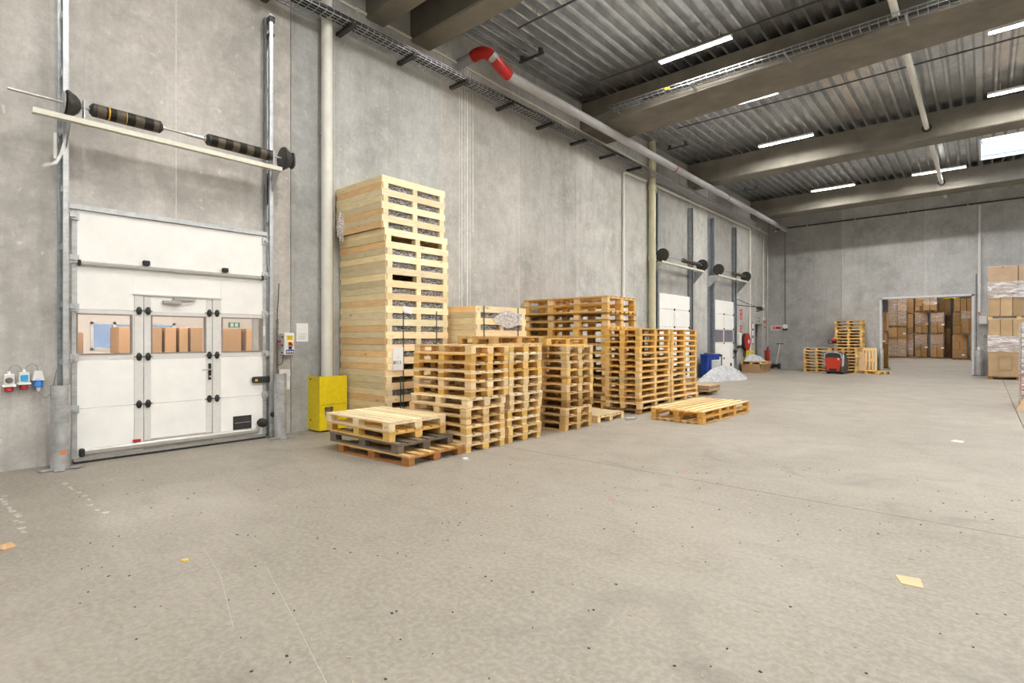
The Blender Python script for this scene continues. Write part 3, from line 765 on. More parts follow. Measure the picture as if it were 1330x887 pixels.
# ------------------------------------------------------------------ half-pipe guards in front of the tracks
def guard(name,label,y,x,r,h,seed):
    rr=random.Random(seed); t=thing(name,label,'bollard',(x,y,0))
    mb=MB(); n=18; a0,a1=-2.2,2.2; zs=[.012,.10,.25,.45,.7,.95,h]
    def ring(rad):
        out=[]
        for z in zs:
            for k in range(n+1):
                a=a0+(a1-a0)*k/n; q=rad*(1+ (rr.uniform(-.02,.02) if .1<z<.9 else 0))
                out.append((x+q*math.cos(a),y+q*math.sin(a),z))
        return out
    A=ring(r); B=ring(r-.012); m=len(zs); o=len(A); N=n+1; fs=[]
    for i in range(m-1):
        for k in range(n):
            q=i*N+k; fs.append((q,q+1,q+N+1,q+N)); fs.append((o+q,o+q+N,o+q+N+1,o+q+1))
    for k in range(n):
        q=(m-1)*N+k; fs.append((q,q+1,o+q+1,o+q))
        fs.append((k,o+k,o+k+1,k+1))
    for i in range(m-1):
        q=i*N; fs.append((q,q+N,o+q+N,o+q)); q=i*N+n; fs.append((q,o+q,o+q+N,q+N))
    mb.add(A+B,fs)
    part('half_pipe',mb,M['guardsteel'],t,smooth=True)
    for a in (-1.2,-.2,.9):
        cx,cy=x+(r+.05)*math.cos(a),y+(r+.05)*math.sin(a)
        part('foot_flange',MB().obox((cx,cy,.014),(.15,.10,.012),(0,rr.uniform(-.08,.08),a)),M['guardsteel'],t)
    return t
M['guardsteel']=mat_galv('battered_guard_steel',(.40,.41,.42),(.60,.61,.62),.5,.55,4)
g=guard('track_guard','battered grey half pipe guard at the left foot of the big door',1.385,.34,.10,1.06,3)
part('paint_spot',MB().obox((.441,1.40,.22),(.003,.05,.05),(0,0,.25)),M['orange'] if 'orange' in M else M.setdefault('orange',plain('orange_spray',(.85,.20,.03),.6)),g,'orange sprayed spot')
g=guard('track_guard','battered grey half pipe guard at the right foot of the big door',4.235,.33,.095,1.07,5)
# ------------------------------------------------------------------ things on the wall beside the door
def socket(label,y,z,kind):
    t=thing('wall_socket',label,'socket',(0,y,z))
    if kind<2:
        part('socket_body',MB().cbox(.0,.085,y-.05,y+.05,z-.02,z+.13,.008).prism([(.0,z-.025),(.115,z-.025),(.115,z-.018),(.08,z+.0),(.0,z+.0)],'y',y-.062,y+.062),M['whiteplastic'],t)
        part('cable_gland',MB().tube([(.04,y,z+.13),(.04,y,z+.165)],.017,10),M['whiteplastic'],t)
        part('power_inlet',MB().tube([(.05,y,z-.02),(.065,y,z-.085)],.043,14),M['red'],t,'red round outlet',smooth=True)
        if kind==0: part('round_lid',MB().lathe((.085,y,z+.055),[(0,0),(.036,0),(.036,.02),(.028,.03),(0,.03)],'x',18),M['lidgrey'],t,'dark grey round lid',smooth=True)
        else: part('square_lid',MB().cbox(.085,.11,y-.035,y+.035,z+.02,z+.095,.006),M['lightblue'],t,'light blue square lid')
    else:
        part('socket_body',MB().prism([(y-.055,z+.0),(y+.055,z+.0),(y+.04,z+.11),(y-.04,z+.11)],'x',.0,.08).cbox(.0,.10,y-.06,y+.06,z-.012,z+.004,.004),M['whiteplastic'],t)
        part('power_inlet',MB().tube([(.05,y,z-.0),(.075,y,z-.095)],.045,14),M['blue'],t,'round blue plug',smooth=True)
        part('cable_gland',MB().tube([(.075,y,z-.095),(.08,y,z-.15)],.024,10,r1=.012),M['whiteplastic'],t)
M['lidgrey']=plain('dark_grey_lid',(.16,.15,.145),.5)
socket('white wall socket box with dark round lid and red outlet',.935,1.08,0)
socket('white wall socket box with blue square lid and red outlet',1.075,1.10,1)
socket('white wall socket with round blue plug and dangling cable',1.21,1.13,2)
t=thing('looped_cable','thin grey cables looping between the wall sockets','cable',(.03,1.08,1.3))
part('cable_loop',MB().tube([(.04,.935,1.24),(.04,.95,1.30),(.04,1.0,1.325),(.04,1.04,1.30),(.04,1.06,1.25)],.006,6),M['cable_grey'] if 'cable_grey' in M else M.setdefault('cable_grey',plain('grey_cable',(.36,.36,.35),.6)),t)
part('cable_loop',MB().tube([(.04,1.09,1.26),(.04,1.11,1.31),(.04,1.16,1.335),(.04,1.20,1.31),(.04,1.21,1.25)],.006,6),M['cable_grey'],t)
part('cable_loop',MB().tube([(.08,1.215,.985),(.08,1.235,.92),(.07,1.28,.885),(.05,1.33,.93),(.04,1.36,1.05),(.04,1.40,1.25)],.006,6),M['cable_grey'],t)
t=thing('door_control_box','white door control box with yellow label and red rotary switch','control box',(.0,4.475,1.36))
part('box_body',MB().cbox(.0,.17,4.385,4.565,1.37,1.75,.015),M['whiteplastic'],t)
part('box_hinge',MB().box(.06,.12,4.375,4.387,1.40,1.42).box(.06,.12,4.375,4.387,1.53,1.55).box(.06,.12,4.375,4.387,1.67,1.69),M['black'],t)
part('warning_label',MB().box(.17,.172,4.42,4.53,1.625,1.71),M['yellow'],t,'yellow printed label')
part('label_print',MB().box(.172,.173,4.43,4.52,1.68,1.688).box(.172,.173,4.44,4.51,1.66,1.666).box(.172,.173,4.44,4.515,1.64,1.646),M['brownpost'],t)
part('switch_plate',MB().cbox(.17,.176,4.44,4.51,1.525,1.60,.002),M['yellow'],t,'yellow switch plate')
part('rotary_switch',MB().lathe((.176,4.478,1.562),[(0,0),(.026,0),(.024,.035),(0,.035)],'x',14).obox((.215,4.478,1.562),(.02,.018,.075),(.7,0,0)),M['red'],t,smooth=True)
part('padlock',MB().tube([(.20,4.52,1.575),(.20,4.545,1.60),(.20,4.565,1.585),(.20,4.555,1.555),(.20,4.525,1.56)],.006,6),M['shaft'],t)
part('button_panel',MB().box(.17,.174,4.41,4.55,1.395,1.46).box(.17,.174,4.455,4.51,1.465,1.52),M['navy'],t,'dark blue push button panel')
part('push_button',MB().lathe((.174,4.438,1.425),[(.016,0),(.014,.012)],'x',10).lathe((.174,4.48,1.425),[(.016,0),(.014,.012)],'x',10).lathe((.174,4.522,1.425),[(.016,0),(.014,.012)],'x',10),M['whiteplastic'],t)
t=thing('spiral_cable','black coiled cable hanging beside the door control box','cable',(.08,4.30,1.0))
P=[]; z=1.98
k=0
while z>1.02: P.append((.08+.018*math.cos(k),4.30+.018*math.sin(k),z)); z-=.0042; k+=.75
part('coil',MB().tube(P,.006,5),M['cable'],t)
part('lead',MB().tube([(.08,4.30,1.98),(.06,4.31,2.06),(.03,4.345,2.35),(.02,4.36,2.6)],.006,5).tube([(.06,4.42,1.36),(.05,4.40,1.22),(.06,4.34,1.20),(.08,4.30,1.20)],.007,5),M['cable'],t)
part('red_clip',MB().box(.06,.11,4.31,4.35,1.58,1.62),M['red'],t)
t=thing('wall_notice','white paper notice on the dark wall right of the control box','notice',(.0,4.79,1.6))
part('sheet',MB().box(.001,.004,4.68,4.90,1.60,1.925),M['paper'],t)
mb=MB()
for i,z in enumerate((1.735,1.72,1.70,1.685,1.67,1.655,1.64)): mb.box(.004,.0046,4.71+.05*(i%3==1),4.87-.03*(i%2),z,z+.004)
part('print_line',mb,M['ink'],t,kind='stuff')
t=thing('cable_plate','bare concrete repair plate low on the wall right of the big door','plate',(.0,4.45,.8))
part('plate',MB().cbox(.0,.03,4.36,4.56,1.00,1.12,.006).cbox(.0,.028,4.49,4.55,.76,1.0,.005),M['filler'],t)
# yellow corner guard round the downpipe
t=thing('corner_guard','bright yellow steel guard folded around the cream downpipe','guard',(.2,5.05,0))
c='guard'
mb=MB().box(.0,.40,4.90,4.908,.03,.985).box(.392,.40,4.908,5.0,.03,.985).box(.392,.40,5.165,5.44,.03,.985).box(.392,.40,5.0,5.165,.03,.272).box(.392,.40,5.0,5.165,.44,.985)
part('guard_plate',mb,M['yellow'],t)
part('guard_seam',MB().box(.400,.402,4.93,5.42,.475,.482),M['brownpost'],t)
part('guard_bolt',MB().lathe((.10,4.90,.93),[(.014,-.012),(.014,0)],'y',8).lathe((.10,4.90,.20),[(.014,-.012),(.014,0)],'y',8),M['darkmetal'],t)
part('guard_foot',MB().box(.1,.36,5.0,5.42,.0,.03),M['darkmetal'],t)

# ------------------------------------------------------------------ far dock doors 2 and 3
def dock(nm,y0,y1,zt,win):
    d=struct(nm,None,None,loc=(.1,(y0+y1)/2,0))
    zs=[.03,.74,1.45,2.10,2.78,zt]
    for k in range(5):
        if win and k==2:
            part('window_frame',MB().box(.05,.10,y0,y1,1.45,1.50).box(.05,.10,y0,y1,2.05,2.10).box(.05,.10,y0,y0+.05,1.5,2.05).box(.05,.10,y1-.05,y1,1.5,2.05).box(.05,.10,(y0+y1)/2-.03,(y0+y1)/2+.03,1.5,2.05),M['frame_grey'],d)
            for a,b in ((y0+.05,(y0+y1)/2-.03),((y0+y1)/2+.03,y1-.05)): part('window_pane',MB().box(.06,.07,a,b,1.5,2.05),M['frost'],d)
        else: part('door_panel',MB().cbox(.05,.10,y0,y1,zs[k]+.004,zs[k+1]-.004,.006),M['door_white'],d)
    for k in (1,2,3,4):
        for y in (y0+.06,(y0+y1)/2,y1-.06): part('hinge_cap',MB().lathe((.10,y,zs[k]),[(0,0),(.05,0),(.045,.02),(0,.022)],'x',10),M['black'],d)
    part('lift_strap',MB().box(.10,.106,(y0+y1)/2-.05,(y0+y1)/2+.05,2.2,2.66),M['whiteplastic'],d,'white sticker strip')
    part('bottom_seal',MB().box(.05,.10,y0,y1,0,.03),M['rubber'],d)
    part('letter_vent',MB().box(.10,.112,y1-.5,y1-.28,.18,.5),M['black'],d)
    for y,s in ((y0-.04,-1),(y1+.04,1)):
        mb=MB().box(.0,.20,*sorted((y,y+s*.02)),0,7.0).box(.0,.03,*sorted((y,y+s*.40)),0,7.0).box(.17,.20,*sorted((y,y+s*.12)),0,7.0)
        part('track_post',mb,M['track'],d)
    part('bump_stop',MB().lathe((.12,y1-.02,1.05),[(0,0),(.08,0),(.08,.1),(.05,.14),(0,.15)],'x',12),M['rubber'],d)
    return d
dock('door_2',18.5,21.40,3.36,False); dock('door_3',23.95,26.55,3.41,True)
for y0,y1,lab in ((18.25,21.95,'spring shaft with two black drums above the left far dock door'),(23.7,27.35,'spring shaft with two black drums above the right far dock door')):
    z=4.67; x=.42; t=thing('torsion_spring_shaft',lab,'door spring',(x,(y0+y1)/2,z))
    part('shaft',MB().tube([(x,y0,z),(x,y1,z)],.02,8),M['shaft'],t)
    part('coil_spring',MB().tube([(x,y0+1.75,z),(x,y1-.35,z)],.08,14),M['spring'],t,smooth=True)
    for y in (y0,y1-.06): part('cable_drum',MB().lathe((x,y,z),[(.05,-.04),(.24,-.03),(.25,.02),(.20,.08),(.06,.12)],'y',20),M['darkmetal'],t,smooth=True)
    part('angle_rail',MB().box(.50,.51,y0-.2,y1-.1,4.37,4.45).box(.42,.51,y0-.2,y1-.1,4.37,4.38),M['rail'],t)
    for y in (y0-.15,y1-.12):
        mb=MB(); o=[(.01,4.42),(.5,4.42),(.5,4.36),(.02,3.85),(.01,3.85)]
        mb.prism([(a,b) for a,b in o],'y',y,y+.012); part('shelf_bracket',mb,M['galv'],t)
# ------------------------------------------------------------------ pallets
def pallet_proto(L,W,H,nb=3,slats=5,far=False,sw=None,bw=.13,th=.02):
    """parts of a pallet, local x = length, origin at base centre: (name, mesh, loc, rot)"""
    xs=[-L/2+bw/2+(L-bw)*i/(nb-1) for i in range(nb)]
    ys=[-W/2+.055,0,W/2-.055]
    sw=sw or (W*.76/slats); out=[]
    sy=[-W/2+sw/2+(W-sw)*i/(slats-1) for i in range(slats)]
    hb=H-3*th
    if far:
        m=MB()
        for y in sy: m.box(-L/2,L/2,y-sw/2,y+sw/2,H-th,H)
        for x in xs: m.box(x-bw/2,x+bw/2,-W/2,W/2,H-2*th,H-th)
        out.append(('deck',m.mesh('deck'),(0,0,0),0))
        m=MB()
        for x in xs:
            for y in ys: m.box(x-bw/2,x+bw/2,y-.05,y+.05,th,H-2*th)
        out.append(('blocks',m.mesh('blocks'),(0,0,0),0))
        m=MB()
        for y in ys: m.box(-L/2,L/2,y-.05,y+.05,0,th)
        out.append(('runners',m.mesh('runners'),(0,0,0),0))
        return out
    ms=MB().box(-L/2,L/2,-sw/2,sw/2,-th/2,th/2).mesh('deck_slat')
    for y in sy: out.append(('deck_slat',ms,(0,y,H-th/2),0))
    mc=MB().box(-W/2,W/2,-bw/2,bw/2,-th/2,th/2).mesh('cross_board')
    for x in xs: out.append(('cross_board',mc,(x,0,H-1.5*th),PI/2))
    m1=MB().box(-bw/2,bw/2,-.05,.05,-hb/2,hb/2).mesh('block')
    m2=MB().box(-bw/2,bw/2,-.065,.065,-hb/2,hb/2).mesh('block')
    for x in xs:
        for k,y in enumerate(ys): out.append(('block',m2 if k==1 else m1,(x,y,th+hb/2),0))
    mr=MB().box(-L/2,L/2,-.05,.05,-th/2,th/2).mesh('runner')
    for y in ys: out.append(('runner',mr,(0,y,th/2),0))
    return out
PALE=(.86,.66,.38); GOLD=(.86,.57,.19); TAN=(.66,.45,.20); ORG=(.76,.42,.10); GREY=(.20,.17,.14); RUST=(.42,.20,.07); WHT=(.95,.82,.58); BRN=(.38,.23,.09)
def jitc(c,a=.08): 
    k=1+rnd.uniform(-a,a); return tuple(min(1,x*k) for x in c)
def put_pallet(proto,x,y,z,rz,label,tone,H,flip=False,group=None,btone=None,ctone=None):
    t=thing('wooden_pallet',label,'pallet',(x,y,z+(H if flip else 0)),(PI if flip else 0,0,rz),group)
    for nm,me,loc,r in proto:
        o=bpy.data.objects.new(nm,me)
        if not me.materials: me.materials.append(M['wood'])
        o.parent=t; dx=0 if nm in('block','blocks','deck','runners') else rnd.uniform(-.004,.004)
        o.location=(loc[0]+dx,loc[1]+(dx if nm=='deck_slat' else 0),loc[2]); o.rotation_euler=(0,0,r)
        c=tone
        if nm=='block' and btone: c=btone
        if nm in('cross_board','runner') and ctone: c=ctone
        o.color=(*jitc(c,.10),1); COL.objects.link(o)
        if nm in('blocks','runners','deck'): o['kind']='stuff'
    return t
cw={PALE:'pale',GOLD:'golden',TAN:'tan',ORG:'orange brown',GREY:'weathered grey',RUST:'reddish brown',WHT:'whitish',BRN:'dark brown'}
def stack(proto,H,n,x,y,z0,rz,where,tones,grp,offs=None,btones=None,flipalt=False,jit=.012):
    for i in range(n):
        tone=tones(i) if callable(tones) else tones[i%len(tones)]
        dx,dy=(offs(i) if offs else (0,0))
        bt=btones(i) if btones else None
        lab='%s pallet, %s, in the %s'%(cw[tone],nth(i+1,n) if n>1 else 'alone',where)
        put_pallet(proto,x+dx+rnd.uniform(-jit,jit),y+dy+rnd.uniform(-jit,jit)*.7,z0+i*H,rz+rnd.uniform(-.008,.008),lab,tone,H,flip=flipalt and i%2==0,group=grp,btone=bt)
E1=pallet_proto(1.30,.83,.13,3,5)
C1=pallet_proto(1.20,.86,.139,3,5)
stack(E1,.13,12,3.55-.65,5.41+.415,0,0,'front stack beside the low pile',lambda i:(PALE,WHT,PALE,TAN,PALE,WHT,PALE,PALE,WHT,PALE,GOLD,PALE)[i],'pallets in the three front stacks',
      offs=lambda i:(.0,.0) if i<5 else ((-.01,.05) if i==5 else (.0,.095)),btones=lambda i:(ORG if i in (8,9) else GOLD if i in (0,2,6,10) else WHT if i in (5,7) else PALE))
stack(E1,.13,12,3.53-.65,6.345+.415,0,0,'second front stack from the big door',lambda i:(PALE,PALE,WHT,PALE,PALE,WHT,PALE,WHT,GOLD,PALE,WHT,PALE)[i],'pallets in the three front stacks',
      offs=lambda i:(0,0) if i<4 else (.0,.03),btones=lambda i:(GOLD if i in (0,1,2,3,8,9,11) else PALE))
stack(C1,.139,11,3.57-.60,7.84+.43,0,0,'third front stack, the darker one',lambda i:(TAN,TAN,PALE,BRN,TAN,PALE,TAN,GOLD,PALE,TAN,PALE)[i],'pallets in the three front stacks',
      offs=lambda i:(0,0) if i<3 else (.01,.02),btones=lambda i:(BRN if i in (3,) else TAN if i in (0,1,4) else GOLD if i==6 else PALE))
put_pallet(E1,2.87,6.92,1.56,PI/2,'tan pallet laid crosswise on top of the second front stack',TAN,.13,group='pallets laid across the front stacks')
put_pallet(E1,2.90,8.28,1.529,PI/2,'tan pallet laid crosswise on top of the third, darker front stack',GOLD,.13,group='pallets laid across the front stacks')
# low pile of four wide pallets
W1=pallet_proto(1.54,1.02,.134,3,7,sw=.115,bw=.14,th=.022)
W2=pallet_proto(1.54,1.02,.134,3,6,sw=.10,bw=.14,th=.022)
def by_corner(px,py,L,W,a):      # centre from the near right corner, length pointing back along -x
    ux,uy=math.cos(a),math.sin(a); return px-ux*L/2-uy*W/2*1.0, py-uy*L/2+ux*W/2
cx,cy=by_corner(3.59,4.36,1.54,1.0,.06); put_pallet(W2,cx,cy,0,.06,'orange brown pallet at the bottom of the low pile by the yellow guard',TAN,.134,btone=RUST,ctone=RUST)
cx,cy=by_corner(3.41,4.35,1.6,1.0,.05); put_pallet(W2,cx,cy,.134,.05,'weathered dark grey pallet second from the floor in the low pile',GREY,.134)
cx,cy=by_corner(3.19,4.33,1.52,1.02,.012); put_pallet(W1,cx,cy,.268,.012,'tan pallet third from the floor in the low pile',GOLD,.134)
cx,cy=by_corner(3.20,4.32,1.52,1.02,.014); put_pallet(W1,cx,cy,.402,.014,'pale pallet with closely boarded deck on top of the low pile',WHT,.134)
# tall stack of long pallets against the wall
L1=pallet_proto(2.5,1.36,.189,4,7,sw=.13,bw=.16,th=.028)
stack(L1,.189,14,2.66-1.25,10.78+.68,0,0,'tall wall stack of long pallets',lambda i:(GOLD,BRN,TAN,GOLD,BRN,GOLD,TAN,GOLD,TAN,GOLD,GOLD,BRN,GOLD,TAN)[i],'long pallets stacked against the wall',flipalt=True,
      offs=lambda i:(-.02,0) if i<13 else (0,0),btones=lambda i:PALE if i%3 else GOLD)
# two golden stacks side by side on the right
DP=pallet_proto(1.53,.87,.136,3,5,bw=.12)
DB=pallet_proto(1.55,.92,.11,3,5)
for k,(yy,nm) in enumerate(((10.66+.775,'golden stack facing the camera'),(12.25+.775,'golden stack farther right'))):
    put_pallet(DB,3.06,yy,0,PI/2,'dark brown pallet on the floor under the %s'%nm,BRN,.11)
    stack(DP,.136,13,3.085,yy,.11,PI/2,nm,lambda i,k=k:(PALE,PALE,GOLD,GOLD,PALE,GOLD,GOLD,GOLD,PALE,GOLD,GOLD,GOLD,GOLD)[(i+0*k)],'pallets in the two golden stacks',
      offs=lambda i:(.03,0) if i==0 else ((-.01,.02) if i>9 else (0,0)),btones=lambda i:(ORG if i in (1,) else GOLD if i>7 else PALE))
# lone pallet with a board on top, wide pallet with sheets behind the golden stacks
LP=pallet_proto(1.30,1.02,.13,3,7,sw=.10)
put_pallet(LP,2.84,9.53,0,PI*0.0,'lone pallet with a hardboard sheet lying on it between the stacks',PALE,.13)
solo('hardboard_sheet',MB().box(2.20,3.49,9.03,10.03,.131,.142),M['wood'],'pale hardboard sheet lying on the lone pallet between the stacks','sheet',(2.84,9.53,.131),color=(.66,.55,.38))
put_pallet(DB,2.50,15.95,0,PI/2,'dark pallet under the flat pile of cardboard sheets',BRN,.11)
for i in range(5): solo('cardboard_sheet',MB().cbox(2.0+rnd.uniform(-.02,.02),3.2+rnd.uniform(-.02,.02),15.45+rnd.uniform(-.02,.02),16.3,.112+i*.037,.112+i*.037+.033,.004),M['card'],'brown cardboard sheet %s in the flat pile behind the golden stacks'%nth(i+1,5),'sheet',(2.6,15.9,.112+i*.037),'cardboard sheets in the flat pile',color=(.52,.38,.24))
# two long pallets lying in the open
FP=pallet_proto(2.50,1.09,.126,4,7,sw=.092,bw=.13)
put_pallet(FP,4.60,11.45,0,PI/2-.025,'upturned long orange pallet on the floor under the other long pallet',TAN,.126,flip=True,btone=ORG)
put_pallet(FP,4.60,11.44,.126,PI/2-.03,'long orange pallet lying flat in the open, seven slats, topmost of two',PALE,.126,btone=ORG,ctone=ORG)
# ------------------------------------------------------------------ crates : deep-sided pallets with two openings
def crate_proto(DX,DY,H):
    """front faces +x; parts with local origin at base centre"""
    out=[]; hb=H*.53; t=.025
    fb=MB().box(-DY/2,DY/2,-t/2,t/2,-hb/2,hb/2).mesh('front_board')
    for x in (DX/2-t/2,-DX/2+t/2): out.append(('front_board',fb,(x,0,H-hb/2),PI/2))
    sb=MB().box(-DX/2+t,DX/2-t,-t/2,t/2,-(H/2-.003)/2,(H/2-.003)/2).mesh('side_board')
    for y in (-DY/2+t/2,DY/2-t/2):
        for k in (0,1): out.append(('side_board',sb,(0,y,H*.25+k*H*.5),0))
    bl=MB().box(-.06,.06,-.05,.05,-(H-hb)/2,(H-hb)/2).mesh('block')
    for x in (DX/2-.06,-DX/2+.06):
        for y in (-DY/2+.08,0.0,DY/2-.08): out.append(('block',bl,(x,y,(H-hb)/2),0))
    db=MB().box(-DY/2+t,DY/2-t,-.09,.09,-.01,.01).mesh('deck_board')
    for i in range(6): out.append(('deck_board',db,(-DX/2+.14+i*(DX-.28)/5,0,H-.012),PI/2))
    return out
def liner(y0,y1,z0,z1,x,seed):
    rr=random.Random(seed); n,m=14,5; mb=MB(); vs=[]
    for j in range(m+1):
        for i in range(n+1): vs.append((x+rr.uniform(-.02,.02),y0+(y1-y0)*i/n,z0+(z1-z0)*j/m))
    mb.add(vs,[(j*(n+1)+i,j*(n+1)+i+1,(j+1)*(n+1)+i+1,(j+1)*(n+1)+i) for j in range(m) for i in range(n)]); return mb
def crates(proto,n,DX,DY,H,x,y,where,grp,offs,film):
    for i in range(n):
        dx,dy=offs(i); base=(.97,.87,.62)
        t=thing('pallet_crate','pale softwood crate, %s, in the %s'%(nth(i+1,n),where),'crate',(x+dx,y+dy,i*H),(0,0,0),grp)
        for nm,me,loc,r in proto:
            o=bpy.data.objects.new(nm,me)
            if not me.materials: me.materials.append(M['wood'])
            o.parent=t; o.location=loc; o.rotation_euler=(0,0,r)
            c=base
            if nm=='side_board': c=rnd.choice([(.90,.79,.54),(.86,.76,.52),(.92,.79,.51),(.88,.62,.34),(.84,.74,.50)])
            if nm=='front_board': c=rnd.choice([(1.0,.92,.68),(1.0,.90,.66),(1.0,.80,.54)])
            o.color=(*jitc(c,.05),1); COL.objects.link(o)
        f=film(i)
        z=i*H
        for k,(a,b) in enumerate(((-DY/2+.14,-.06),(.06,DY/2-.14))):
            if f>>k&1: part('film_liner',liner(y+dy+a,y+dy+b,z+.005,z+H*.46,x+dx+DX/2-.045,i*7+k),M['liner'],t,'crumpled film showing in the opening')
CP=crate_proto(1.44,1.42,.2215)
crates(CP,20,1.44,1.42,.2215,.77,6.23,'tall wall tower','crates in the tall tower',
   lambda i:(rnd.uniform(-.006,.006),rnd.uniform(-.006,.006)-.01) if i<15 else ((.0,-.03) if i==15 else (-.0,-.09)),
   lambda i:3 if i in (0,10,11,13,14,16,17,18,19,9,6,7,8) else (2 if i in(12,) else (1 if i==3 else 0)))
CP2=crate_proto(1.44,1.45,.2265)
crates(CP2,10,1.44,1.45,.2265,1.38,7.79,'shorter crate stack','crates in the shorter stack',lambda i:(rnd.uniform(-.005,.005),rnd.uniform(-.005,.005)),lambda i:3 if i!=1 else 0)
fx=1.492
t=thing('crate_strap','dark green strap down the tower front, left of the pair','strap',(fx+.012,5.87,0)); part('band',MB().box(fx+.008,fx+.012,5.86,5.88,.02,2.16).box(fx+.008,fx+.013,5.80,5.82,.02,1.0),M['greenstrap'],t)
t=thing('crate_strap','dark green strap down the tower front, right of the pair','strap',(fx+.012,6.63,0)); part('band',MB().box(fx+.008,fx+.012,6.62,6.64,.02,2.16),M['greenstrap'],t)
for y,s in ((7.27,'left'),(8.25,'right')):
    t=thing('crate_strap','dark green strap on the shorter crate stack, %s of the pair'%s,'strap',(2.115,y,0)); part('band',MB().box(2.108,2.112,y-.012,y+.012,.5,2.268),M['greenstrap'],t)
t=thing('crate_label','white paper label printed 8013 on the crate tower front','label',(1.51,5.75,1.1))
part('sheet',MB().box(1.506,1.509,5.64,5.86,1.10,1.50),M['paper'],t)
text_mesh('lettering','8013',.085,M['blackink'],t,(1.5095,5.73,1.235),FX)
part('print_line',MB().box(1.509,1.5095,5.74,5.76,1.34,1.348).box(1.509,1.5095,5.73,5.77,1.31,1.316),M['ink'],t)
t=thing('crate_label','small white slip tucked under the strap on the crate tower','label',(1.51,5.93,2.1))
part('sheet',MB().add([(1.508,5.86,2.13),(1.516,6.04,2.08),(1.512,6.06,2.20),(1.508,5.87,2.225)],[(0,1,2,3)]),M['paper'],t)
# film tufts
def tuft(name,label,c,size,seed,mat):
    rr=random.Random(seed); n,m=18,10; vs=[]
    for j in range(m+1):
        th=PI*j/m
        for i in range(n):
            ph=2*PI*i/n; q=1+rr.uniform(-.28,.22)
            vs.append((c[0]+size[0]*math.sin(th)*math.cos(ph)*q,c[1]+size[1]*math.sin(th)*math.sin(ph)*q,c[2]+size[2]*math.cos(th)*q))
    fs=[(j*n+i,j*n+(i+1)%n,(j+1)*n+(i+1)%n,(j+1)*n+i) for j in range(m) for i in range(n)]
    return solo(name,MB().add(vs,fs),mat,label,'plastic film',c)
M['filmwhite']=mat_film('loose_film_tuft',.7,(.85,.85,.88),(9,9,14),.42,.60)
tuft('film_tuft','crumpled clear film bulging from the left side of the crate tower',(.28,5.40,3.70),(.07,.08,.24),4,M['filmwhite'])
tuft('film_tuft','crumpled clear film on the front of the shorter crate stack',(2.125,7.95,2.03),(.018,.40,.15),6,M['filmwhite'])
solo('plastic_strap',MB().obox((3.79,9.42,.008),(.014,1.70,.004),(0,0,.06)).obox((3.72,9.9,.02),(.07,.26,.03),(0,.1,-.3)),M['clip'],'white plastic strap lying on the floor beside the lone pallet','strap',(3.78,9.4,0))

# ------------------------------------------------------------------ white film pile and things along the far left wall
rr=random.Random(11)
def heap(cx,cy,rx,ry,h,seed,n=72,m=26):
    from mathutils import noise
    vs=[]; fs=[]
    for j in range(m+1):
        s=j/m
        for i in range(n):
            a=2*PI*i/n
            lob=1+.16*math.sin(3*a+1)+.10*math.sin(7*a+2)+.22*noise.noise(Vector((math.cos(a)*2.2,math.sin(a)*2.2,seed)))
            x=cx+rx*s*lob*math.cos(a); y=cy+ry*s*lob*math.sin(a)
            p=Vector(((x-cx)*2.1,(y-cy)*2.1,seed))
            rid=1-abs(noise.noise(p*1.5))*2.2; rid2=1-abs(noise.noise(p*3.7+Vector((5,1,2))))*2
            z=h*(1-s**2.1)*(.72+.32*noise.noise(p*.8))+ (.13*rid+.07*rid2)*h*1.4*(1-s**5)*.55
            vs.append((x,y,max(.004,z if j<m else .004)))
    fs=[(j*n+i,j*n+(i+1)%n,(j+1)*n+(i+1)%n,(j+1)*n+i) for j in range(m) for i in range(n)]
    vs.append((cx,cy,.003)); 
    return MB().add(vs,fs)
solo('film_pile',heap(1.22,22.25,.60,1.95,.62,3),M['clip'],'heap of crumpled white plastic film on the floor by the dock doors','plastic film',(1.22,22.25,0))
tb=solo('foam_block',MB().cbox(.95,1.15,21.5,22.0,.40,.80,.03),M['clip'],'upright white foam block standing in the film heap','packaging',(1.05,21.75,.40))
t=thing('waste_bin','dark blue ribbed bin behind the white film heap','bin',(.35,22.9,0))
M['bluebin']=plain('dark_blue_plastic',(.010,.05,.32),.45)
part('bin_body',MB().prism([(.22,.0),(.44,.0),(.50,.95),(.20,.95)],'y',22.25,23.62),M['bluebin'],t)
part('bin_rim',MB().cbox(.19,.53,22.2,23.66,.95,1.0,.015),M['bluebin'],t)
for y in (22.5,22.9,23.3): part('bin_rib',MB().box(.44,.50,y,y+.06,.1,.94),M['bluebin'],t)
part('bin_lid_bundle',MB().cbox(.24,.42,22.5,23.1,1.0,1.05,.02),M['lidgrey'],t,'grey bundle lying on the rim')
t=thing('white_board','white panel with dark frame standing right of the blue bin','panel',(.3,24.0,0))
part('panel_sheet',MB().box(.30,.33,23.74,24.25,.06,.86),M['whiteplastic'],t)
part('panel_frame',MB().box(.28,.35,23.68,23.74,0,.95).box(.28,.35,24.25,24.34,0,.95).box(.28,.35,23.68,24.34,.86,.95).box(.28,.35,23.68,24.34,0,.06),M['darkmetal'],t)
put_pallet(pallet_proto(1.5,1.0,.13,3,5,far=True),.62,28.2,.42,PI/2,'orange pallet of film waste raised on crates near the fire hose',GOLD,.13)
for k,y in enumerate((27.75,28.65)):
    t=thing('cardboard_crate','brown crate under the raised pallet near the hose reel, %s one'%('nearer','farther')[k],'crate',(.6,y,0))
    part('carton_body',MB().box(.2,1.05,y-.38,y+.38,0,.42),M['card'],t,color=(.40,.26,.14))
    part('carton_flap',MB().obox((1.10,y,.30),(.02,.74,.26),(0,.35,0)),M['card'],t,color=(.46,.31,.17))
